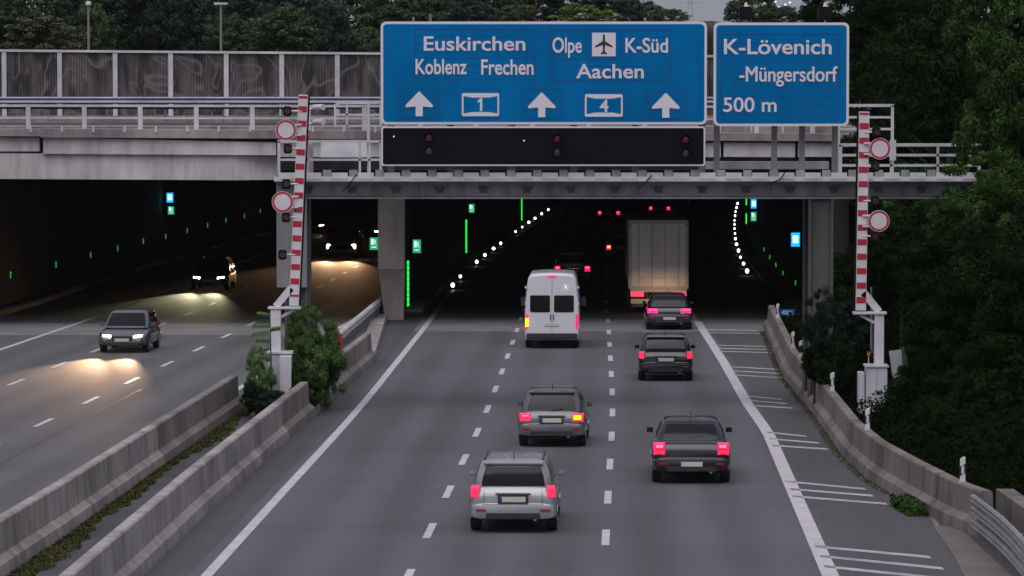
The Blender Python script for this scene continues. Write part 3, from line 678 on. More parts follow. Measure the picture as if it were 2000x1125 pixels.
# ------------------------------------------------------------------ boom barriers
def disc(mb, c, r, y0, y1, n=28, ri=0):
    a = [(c[0] + r * math.cos(t), c[1] + r * math.sin(t)) for t in np.linspace(0, 2 * math.pi, n + 1)[:-1]]
    mb.prism(a, 'y', y0, y1)
def boom(Y, top, bot, w, side, stripes, signs, lamps, post, cab, label, base_y, cabs):
    gy = RZ(Y)
    X = lambda p: gx(p, Y); Z = lambda p: gz(p, Y)
    th_ = Local('boom_barrier', (X(post[0]), Y, gy), label, 'boom barrier')
    # arm: box from top to bottom, slightly leaning
    T = Vector((X(top[0]), Y, Z(top[1]))); B = Vector((X(bot[0]), Y, Z(bot[1])))
    arm = MB(); arm.bar(B, T, w, .14, up=(0, 1, 0)); ao = th_.part('boom_arm', arm, M_whitep, bevel=.006)
    d = (T - B); L_ = d.length; u = d.normalized(); r = Vector((u.z, 0, -u.x))
    for (a, b) in stripes:
        p0 = B + u * (L_ * a); p1 = B + u * (L_ * b); mb = MB()
        mb.bar(p0 + Vector((0, -.004, 0)) - r * side * -.0, p1 + Vector((0, -.004, 0)), w * .9, .15, up=(0, 1, 0)); th_.part('red_stripe', mb, M_red, parent=ao)
    bk = MB(); bk.bar(B + r * (w / 2 + .03) * (-side if side > 0 else 1) * 1.0 + Vector((0, .05, 0)), T + r * (w / 2 + .03) * (-side if side > 0 else 1) + Vector((0, .05, 0)), .045, .1, up=(0, 1, 0)); th_.part('back_edge', bk, M_black)
    for (cx, cy, rad) in signs:
        c = (X(cx), Z(cy)); R_ = rad * Y / F
        mb = MB(); disc(mb, c, R_, Y - .19, Y - .17); so = th_.part('round_sign', mb, M_whitep)
        mb = MB(); n = 32; v = []; f = []
        for rr in (R_ * .95, R_ * .76):
            for t in np.linspace(0, 2 * math.pi, n + 1)[:-1]: v.append((c[0] + rr * math.cos(t), Y - .193, c[1] + rr * math.sin(t)))
        for i in range(n): f.append((i, (i + 1) % n, n + (i + 1) % n, n + i))
        mb.add(v, f); th_.part('red_ring', mb, M_red, parent=so)
        tpar = (c[1] - B.z) / (T.z - B.z); ap = B.lerp(T, tpar)
        th_.part('sign_bracket', MB().bar((c[0], Y - .14, c[1] + R_ * .5), (ap.x, Y - .1, c[1] + R_ * .5), .05).bar((c[0], Y - .14, c[1] - R_ * .5), (ap.x, Y - .1, c[1] - R_ * .5), .05), M_whitep)
    for (cx, cy) in lamps:
        c = (X(cx), Z(cy)); tpar = (c[1] - B.z) / (T.z - B.z); ap = B.lerp(T, tpar)
        lo = th_.part('lamp_housing', MB().box(c[0] - .13, c[0] + .10, Y - .25, Y - .02, c[1] - .14, c[1] + .14), M_black, bevel=.03)
        mb = MB(); disc(mb, c, .085, Y - .27, Y - .249, 16); th_.part('lamp_lens', mb, mat('lens_dark', (.05, .02, .02), .2, coat=.6), parent=lo)
        th_.part('lamp_bracket', MB().tube((c[0], Y - .08, c[1]), (ap.x, Y - .05, c[1]), .03), M_whitep)
    px, pt, pb, pw = post
    # bearing plate, brace, post, cabinet
    zt = Z(pt); Bx = B.x
    th_.part('bearing_plate', MB().box(min(Bx, X(px)) - .22, max(Bx, X(px)) + .2, Y - .17, Y + .17, zt - .05, zt + .02), M_whitep, bevel=.01)
    mb = MB(); mb.bar((X(px), Y, zt + .02), (B.x + (X(px) - B.x) * .15, Y, zt + .55), .2, .14, up=(0, 1, 0)); th_.part('brace', mb, M_whitep)
    mb = MB(); mb.bar((X(px), Y + .02, zt - .35), (B.x, Y + .02, zt - .08), .08, .1, up=(0, 1, 0)); th_.part('lower_brace', mb, M_whitep)
    th_.part('mast', MB().bar((X(px - 0), Y, Z(pb)), (X(px), Y, zt - .05), pw, pw * .9, up=(0, 1, 0)), M_whitep, bevel=.008)
    x0, x1, y0, y1 = cab
    co = th_.part('cabinet', MB().box(X(x0), X(x1), Y - .32, Y + .32, Z(y1), Z(y0)), M_cab, bevel=.012)
    th_.part('cabinet_lid', MB().box(X(x0) - .04, X(x1) + .04, Y - .36, Y + .36, Z(y0) , Z(y0) + .06), M_cab, parent=co, bevel=.01)
    th_.part('door_gap', MB().box(X((x0 + x1) / 2) - .004, X((x0 + x1) / 2) + .004, Y - .324, Y - .319, Z(y1) + .05, Z(y0) - .05).box(X(x1) - .09, X(x1) - .05, Y - .335, Y - .319, Z((y0 + y1) / 2), Z((y0 + y1) / 2) + .12), M_dk, parent=co)
    th_.part('plinth', MB().box(X(x0) + .03, X(x1) - .03, Y - .28, Y + .28, gy - .1 if base_y is None else base_y, Z(y1)), M_conc_dark)
    for (c0, c1, d0, d1, dy) in cabs:
        th_.part('side_cabinet', MB().box(X(c0), X(c1), Y + dy, Y + dy + .5, Z(d1), Z(d0)), M_cab, bevel=.012)
    return th_
def stripe_list(yt, yb, centers, h):
    return [((yb - c - h / 2) / (yb - yt), (yb - c + h / 2) / (yb - yt)) for c in centers]
cl = [213 + 28.1 * i for i in range(14)]
ctrL = [188] + [213.5 + 28.2 * i for i in range(13)]
SL1 = [((597 - 192) / 412, (597 - 187.5) / 412)] + stripe_list(185, 597, [213 + 28 * i for i in range(13)], 11.5) + [((597 - 579) / 412, (597 - 575) / 412)]
boom(121.8, (593, 185), (573.5, 597), .275, -1, SL1, [(559.5, 253.5, 20.5), (552.5, 394, 21)], [(563, 217), (564, 290), (561, 359), (560, 424), (553, 497)],
     (538, 600, 692, .29), (523, 569, 690, 765), 'red and white raised boom beside the bush on the median', RZ(121.8) - .1, [(548, 571, 692, 770, -.9)])
SR1 = [((606 - 224) / 388, (606 - 220) / 388)] + stripe_list(218, 606, [246 + 28.3 * i for i in range(13)], 11.8)
rb = boom(117.6, (1687, 218), (1682, 606), .285, 1, SR1, [(1717, 290, 21), (1715.5, 431, 21)], [(1711, 258), (1709, 325), (1709, 392), (1709, 461)],
     (1718, 610, 712, .26), (1692, 1733, 716, 802), 'red and white raised boom in front of the dark trees on the right', RZ(117.6) - .1, [(1678, 1690, 727, 808, -.1)])
rb.part('beacon_stalk', MB().tube((gx(1698, 117.6), 117.6, gz(712, 117.6)), (gx(1698, 117.6), 117.6, gz(694, 117.6)), .015), M_rail)
rb.part('beacon', MB().tube((gx(1698, 117.6), 117.6, gz(694, 117.6)), (gx(1698, 117.6), 117.6, gz(687, 117.6)), .05, .04), mat('amber_lens', (.35, .12, .01), .3), smooth=True)
# cctv heads behind the left boom
for cy, lab in ((207, 'upper white camera behind the top of the left boom'), (236, 'lower white camera behind the top of the left boom')):
    d = Local('surveillance_camera', (gx(605, 122.6), 122.6, gz(cy, 122.6)), lab, 'camera', 'cameras behind the left boom')
    d.part('arm', MB().tube((gx(600, 122.6), 122.6, gz(cy + 8, 122.6)), (gx(620, 122.6), 122.6, gz(cy + 2, 122.6)), .035), M_whitep)
    d.part('camera_body', MB().tube((gx(614, 122.6), 122.5, gz(cy + 2, 122.6)), (gx(633, 122.6), 122.2, gz(cy + 2, 122.6)), .07, .09, 12), M_whitep, smooth=True)
# leaning white panel, km plate, blue sign, concrete kerb by the cabinet
Yp = 121
d = Local('leaning_panel', (gx(1752, Yp), Yp, gz(752, Yp)), 'white board leaning in the bushes right of the control cabinet', 'board')
mb = MB(); v = [(gx(a, Yp), Yp + dy, gz(b, Yp)) for dy in (0, .06) for a, b in ((1738, 686), (1762, 683), (1768, 750), (1748, 754))]
mb.add(v, [(0, 1, 2, 3), (4, 7, 6, 5), (0, 4, 5, 1), (1, 5, 6, 2), (2, 6, 7, 3), (3, 7, 4, 0)]); d.part('panel', mb, M_cab)
mb = MB(); v = [(gx(a, Yp), Yp + .2 + dy, gz(b, Yp)) for dy in (0, .06) for a, b in ((1764, 680), (1772, 678), (1780, 745), (1770, 748))]
mb.add(v, [(0, 1, 2, 3), (4, 7, 6, 5), (0, 4, 5, 1), (1, 5, 6, 2), (2, 6, 7, 3), (3, 7, 4, 0)]); d.part('rear_panel', mb, mat('dull_green', (.07, .12, .11), .6))
Yk = 168
d = Local('kilometre_plate', (gx(1539, Yk), Yk, RZ(Yk)), 'small blue kilometre plate by the tunnel mouth on the right', 'sign')
d.part('plate', MB().box(gx(1524.5, Yk), gx(1554, Yk), Yk - .02, Yk + .02, gz(617, Yk), gz(604, Yk)), M_blue)
d.part('post', MB().tube((gx(1539, Yk), Yk + .04, RZ(Yk) - .1), (gx(1539, Yk), Yk + .04, gz(605, Yk)), .03), M_steel)
YS_, _sx, _sz = YS, sx, sz
text_mesh('422,50', 1528, 1551, 614, 607, Yk - .03, M_white, d, off=.02, capref='0')
Yq = 132
d = Local('information_sign', (gx(1706, Yq), Yq, RZ(Yq) + 1), 'blue sign with white plate below, half hidden behind the right boom', 'sign')
d.part('blue_plate', MB().box(gx(1690, Yq), gx(1720, Yq), Yq, Yq + .03, gz(496, Yq), gz(468, Yq)), M_blue)
d.part('scribble', MB().tube((gx(1694, Yq), Yq - .01, gz(488, Yq)), (gx(1701, Yq), Yq - .01, gz(480, Yq)), .02).tube((gx(1701, Yq), Yq - .01, gz(480, Yq)), (gx(1706, Yq), Yq - .01, gz(488, Yq)), .02).tube((gx(1706, Yq), Yq - .01, gz(488, Yq)), (gx(1714, Yq), Yq - .01, gz(478, Yq)), .02), M_white)
d.part('white_plate', MB().box(gx(1692, Yq), gx(1717, Yq), Yq, Yq + .03, gz(515, Yq), gz(499, Yq)), M_whitep)
d.part('post', MB().tube((gx(1704, Yq), Yq + .06, RZ(Yq) - .1), (gx(1704, Yq), Yq + .06, gz(468, Yq)), .04), M_steel)
# ------------------------------------------------------------------ median guard rail near the pillar
gd = Local('guard_rail', R(700, 700), 'short steel guard rail with red end plate leading to the pillar', 'guard rail')
A = Vector((gx(662, 150), 150, RZ(150) + .82)); B = Vector((gx(748, 180), 180, RZ(180) + .82))
pt = lambda t, h: Vector((A.x + (B.x - A.x) * t, A.y + (B.y - A.y) * t, RZ(A.y + (B.y - A.y) * t) + h))
mb = MB(); rings = []
for i in range(9):
    p = pt(i / 8, 0); z = p.z
    rings.append([(p.x, p.y, z + .56), (p.x + .05, p.y, z + .62), (p.x, p.y, z + .70), (p.x + .05, p.y, z + .78), (p.x, p.y, z + .84), (p.x - .14, p.y, z + .84), (p.x - .14, p.y, z + .80), (p.x - .04, p.y, z + .56)])
mb.loft(rings); gd.part('rail', mb, M_rail, smooth=True)
for t in (.02, .3, .6, .9):
    p = pt(t, 0); gd.part('post', MB().box(p.x - .18, p.x - .06, p.y - .06, p.y + .06, p.z - .1, p.z + .78), M_guard)
p = pt(0, 0); gd.part('end_plate', MB().box(p.x - .2, p.x + .12, p.y - .06, p.y - .03, p.z + .3, p.z + .84), M_red)
gd.part('lower_plate', MB().loft([[(q.x - .05, q.y, q.z + .25), (q.x - .05, q.y, q.z + .52), (q.x - .01, q.y, q.z + .52), (q.x - .01, q.y, q.z + .25)] for q in (pt(0.02, 0), pt(.98, 0))]), M_guard)
# low concrete kerb block under it
kb = Local('kerb_wall', R(715, 690), 'low pale concrete kerb between the median rail and the right roadway', 'kerb')
f0 = lambda y: FB1(148) + (y - 148) / (182.5 - 148) * (gx(762, 182.5) - FB1(148))
rings = []
for y in np.linspace(148.2, 182.4, 9):
    x = f0(y) - .05; z = RZ(y); rings.append([(x, y, z - .05), (x - .04, y, z + .22), (x - .6, y, z + .26), (x - .62, y, z - .05)])
kb.part('kerb_body', MB().loft(rings), M_conc)
# ------------------------------------------------------------------ tunnel lights and signs
def on_wall(px, off, lo=176, hi=640, f=XC):
    return min(np.arange(lo, hi, .5), key=lambda y: abs(1000 + F * (f(y) + off) / y - px))
def lamp_dot(px, off, h, label, group, r=.085):
    y = on_wall(px, off); o = MB(); c = Vector((0, 0, 0)); rings = []
    for a in np.linspace(-80, 80, 7):
        a = math.radians(a); rings.append([(r * math.cos(a) * math.cos(t), r * math.cos(a) * math.sin(t), r * math.sin(a)) for t in np.linspace(0, 2 * math.pi, 9)[:-1]])
    o.loft(rings); q = o.build('kerb_light', E_white, None, smooth=True, loc=(XC(y) + off, y, RZ(y) + h)); tag(q, label, 'light', group)
def lamp_at(px, py, base, sgn, label, group):
    """stand the light on the kerb: search along the kerb for the row"""
    best = min(np.arange(176, 520, .5), key=lambda y: abs((562.5 - (lambda v: v)(562.5 - 0)) + (F * (CH - (RZ(y) + .25)) / y + 45) - py))
    off = (px - 1000) / F * best - XC(best)
    off = max(-8.4, min(-7.95, off)) if sgn < 0 else max(8.1, min(8.5, off))
    return best, off
lp = None
def kerb_lights(rows, sgn, label, group):
    global lp
    for (px, py) in rows:
        y, off = lamp_at(px, py, 0, sgn, label, group)
        x = (px - 1000) / F * y
        if lp is None:
            rings = []; r = .088
            for a in np.linspace(-80, 80, 7):
                a = math.radians(a); rings.append([(r * math.cos(a) * math.cos(t), r * math.cos(a) * math.sin(t), r * math.sin(a)) for t in np.linspace(0, 2 * math.pi, 11)[:-1]])
            lp = MB().loft(rings).build('kerb_light', E_white, smooth=True); o = lp
        else: o = lp.copy(); COL.objects.link(o)
        o.location = (x, y, RZ(y) + .25); q = random.uniform(.72, 1.15); o.scale = (q, q, q * random.uniform(.9, 1.3)); tag(o, label, 'light', group)
kerb_lights([(884,557),(899,540),(931,511),(947,498),(964,485),(978,475),(1007,452),(1020,443),(1033,434),(1045,426),(1058,417),(1071,409)], -1, 'small white marker light in the rising row on the left kerb of the right tunnel', 'white marker lights on the left tunnel kerb')
kerb_lights([(1460,529),(1453,515),(1447,502),(1443,489),(1439,477),(1437,466),(1436,456),(1435,446),(1435,438),(1435,430),(1436,421),(1437,413),(1439,405),(1441,397)], 1, 'small white marker light in the curved row on the right kerb of the right tunnel', 'white marker lights on the right tunnel kerb')
# tall green guidance bars on the left wall of the right tunnel
for i, (px, lab) in enumerate(((797, 'tall green light bar nearest the pillar, on the left tunnel wall'), (911, 'green light bar in the middle of the left tunnel wall'), (1019, 'green light bar just under the gantry, farthest on the left tunnel wall'))):
    y = on_wall(px, -8.68); d = Local('guidance_light', (XC(y) - 8.7, y, RZ(y) + .1), lab, 'light', 'tall green guidance bars')
    d.part('housing', MB().box(XC(y) - 8.76, XC(y) - 8.70, y - .06, y + .1, RZ(y) + .1, RZ(y) + 2.2), M_black)
    for k in range(9): d.part('green_cell', MB().box(XC(y) - 8.73, XC(y) - 8.63, y - .085, y - .062, RZ(y) + .13 + k * .228, RZ(y) + .13 + k * .228 + .2), E_green)
def small_strip(px, py, off, Y, label, group, h=.3, E=E_green_d, w=.055):
    x = (px - 1000) / F * Y; z = gz(py, Y)
    o = MB().box(-w / 2, w / 2, -.02, .02, -h / 2, h / 2).build('wall_marker', E, loc=(x, Y, z)); tag(o, label, 'light', group)
for (px, py) in ((1554.5, 552), (1530, 533), (1516, 517), (1504, 502), (1493, 487)):
    small_strip(px, py, 0, on_wall(px, 8.8), 'dim small green marker on the right wall of the right tunnel', 'green markers on the right tunnel wall', .22)
for (px, py, h) in ((1458, 427, .75), (1458, 394, .5)):
    small_strip(px, py, 0, on_wall(1458, 8.8), 'green light bar %s beside the blue emergency sign' % ('lower' if py > 400 else 'upper'), 'green bars on the right tunnel wall', h, E_green, .09)
for (px, py) in ((19,537),(108,517),(176,498),(229,485),(279,471),(323,462),(365,450),(405,440),(441,430),(477,422),(508,412)):
    Yl = on_wall(px, -11.9, 150, 640, XL); small_strip(px, py, 0, Yl, 'dim small green marker in the row on the far left tunnel wall', 'green markers on the far left tunnel wall', .3)
def box_sign(px, py, w, h, Y, kind, label, name, group=None):
    x0, x1 = gx(px - w / 2, Y), gx(px + w / 2, Y); z0, z1 = gz(py + h / 2, Y), gz(py - h / 2, Y)
    d = Local(name, ((x0 + x1) / 2, Y, z0), label, 'lit sign', group)
    d.part('housing', MB().box(x0 - .03, x1 + .03, Y, Y + .12, z0 - .03, z1 + .03), M_black)
    d.part('face', MB().box(x0, x1, Y - .012, Y, z0, z1), E_sblue if kind == 'sos' else E_sgreen)
    W, H = x1 - x0, z1 - z0; cx = (x0 + x1) / 2
    if kind == 'sos':
        d.part('white_field', MB().box(x0 + W * .2, x1 - W * .2, Y - .018, Y - .013, z0 + H * .25, z1 - H * .2), E_sosw)
        d.part('phone_symbol', MB().bar((x0 + W * .35, Y - .02, z0 + H * .4), (x1 - W * .33, Y - .02, z1 - H * .35), W * .12, .006, up=(0, 1, 0)), E_sblue)
    else:
        mb = MB(); mb.box(cx - W * .33, cx - W * .02, Y - .018, Y - .013, z0 + H * .42, z1 - H * .1)
        mb.box(cx + W * .08, cx + W * .2, Y - .018, Y - .013, z0 + H * .58, z1 - H * .18); mb.bar((cx + W * .1, Y - .015, z0 + H * .6), (cx + W * .3, Y - .015, z0 + H * .4), W * .08, .006, up=(0, 1, 0))
        d.part('running_figure', mb, E_swhite)
        d.part('arrow', MB().bar((cx - W * .3, Y - .015, z0 + H * .22), (cx + W * .3, Y - .015, z0 + H * .22), H * .07, .006, up=(0, 1, 0)), E_swhite)
box_sign(814, 481, 16, 26, 186, 'exit', 'green emergency exit sign just right of the pillar', 'exit_sign')
box_sign(730, 476, 16, 24, 191, 'exit', 'green emergency exit sign cut off by the left side of the pillar', 'exit_sign')
box_sign(921, 407, 11, 17, on_wall(921, -8.6), 'exit', 'small green exit sign high on the left tunnel wall near the gantry beam', 'exit_sign')
box_sign(334, 411, 12, 16, on_wall(334, -11.8, 150, 640, XL), 'exit', 'green exit sign under the blue sign in the far left tunnel', 'exit_sign')
box_sign(332, 386, 13, 19, on_wall(334, -11.8, 150, 640, XL), 'sos', 'blue emergency phone sign in the far left tunnel', 'emergency_phone_sign')
box_sign(1472, 398, 11, 18, on_wall(1476, 8.6), 'sos', 'small blue emergency phone sign above a green one, under the gantry', 'emergency_phone_sign')
box_sign(1472, 423, 11, 18, on_wall(1476, 8.6), 'exit', 'green exit sign below the small blue sign in the right tunnel', 'exit_sign')
box_sign(1554, 468, 17, 27, on_wall(1556, 8.6), 'sos', 'large bright blue emergency phone sign on the right tunnel wall', 'emergency_phone_sign')
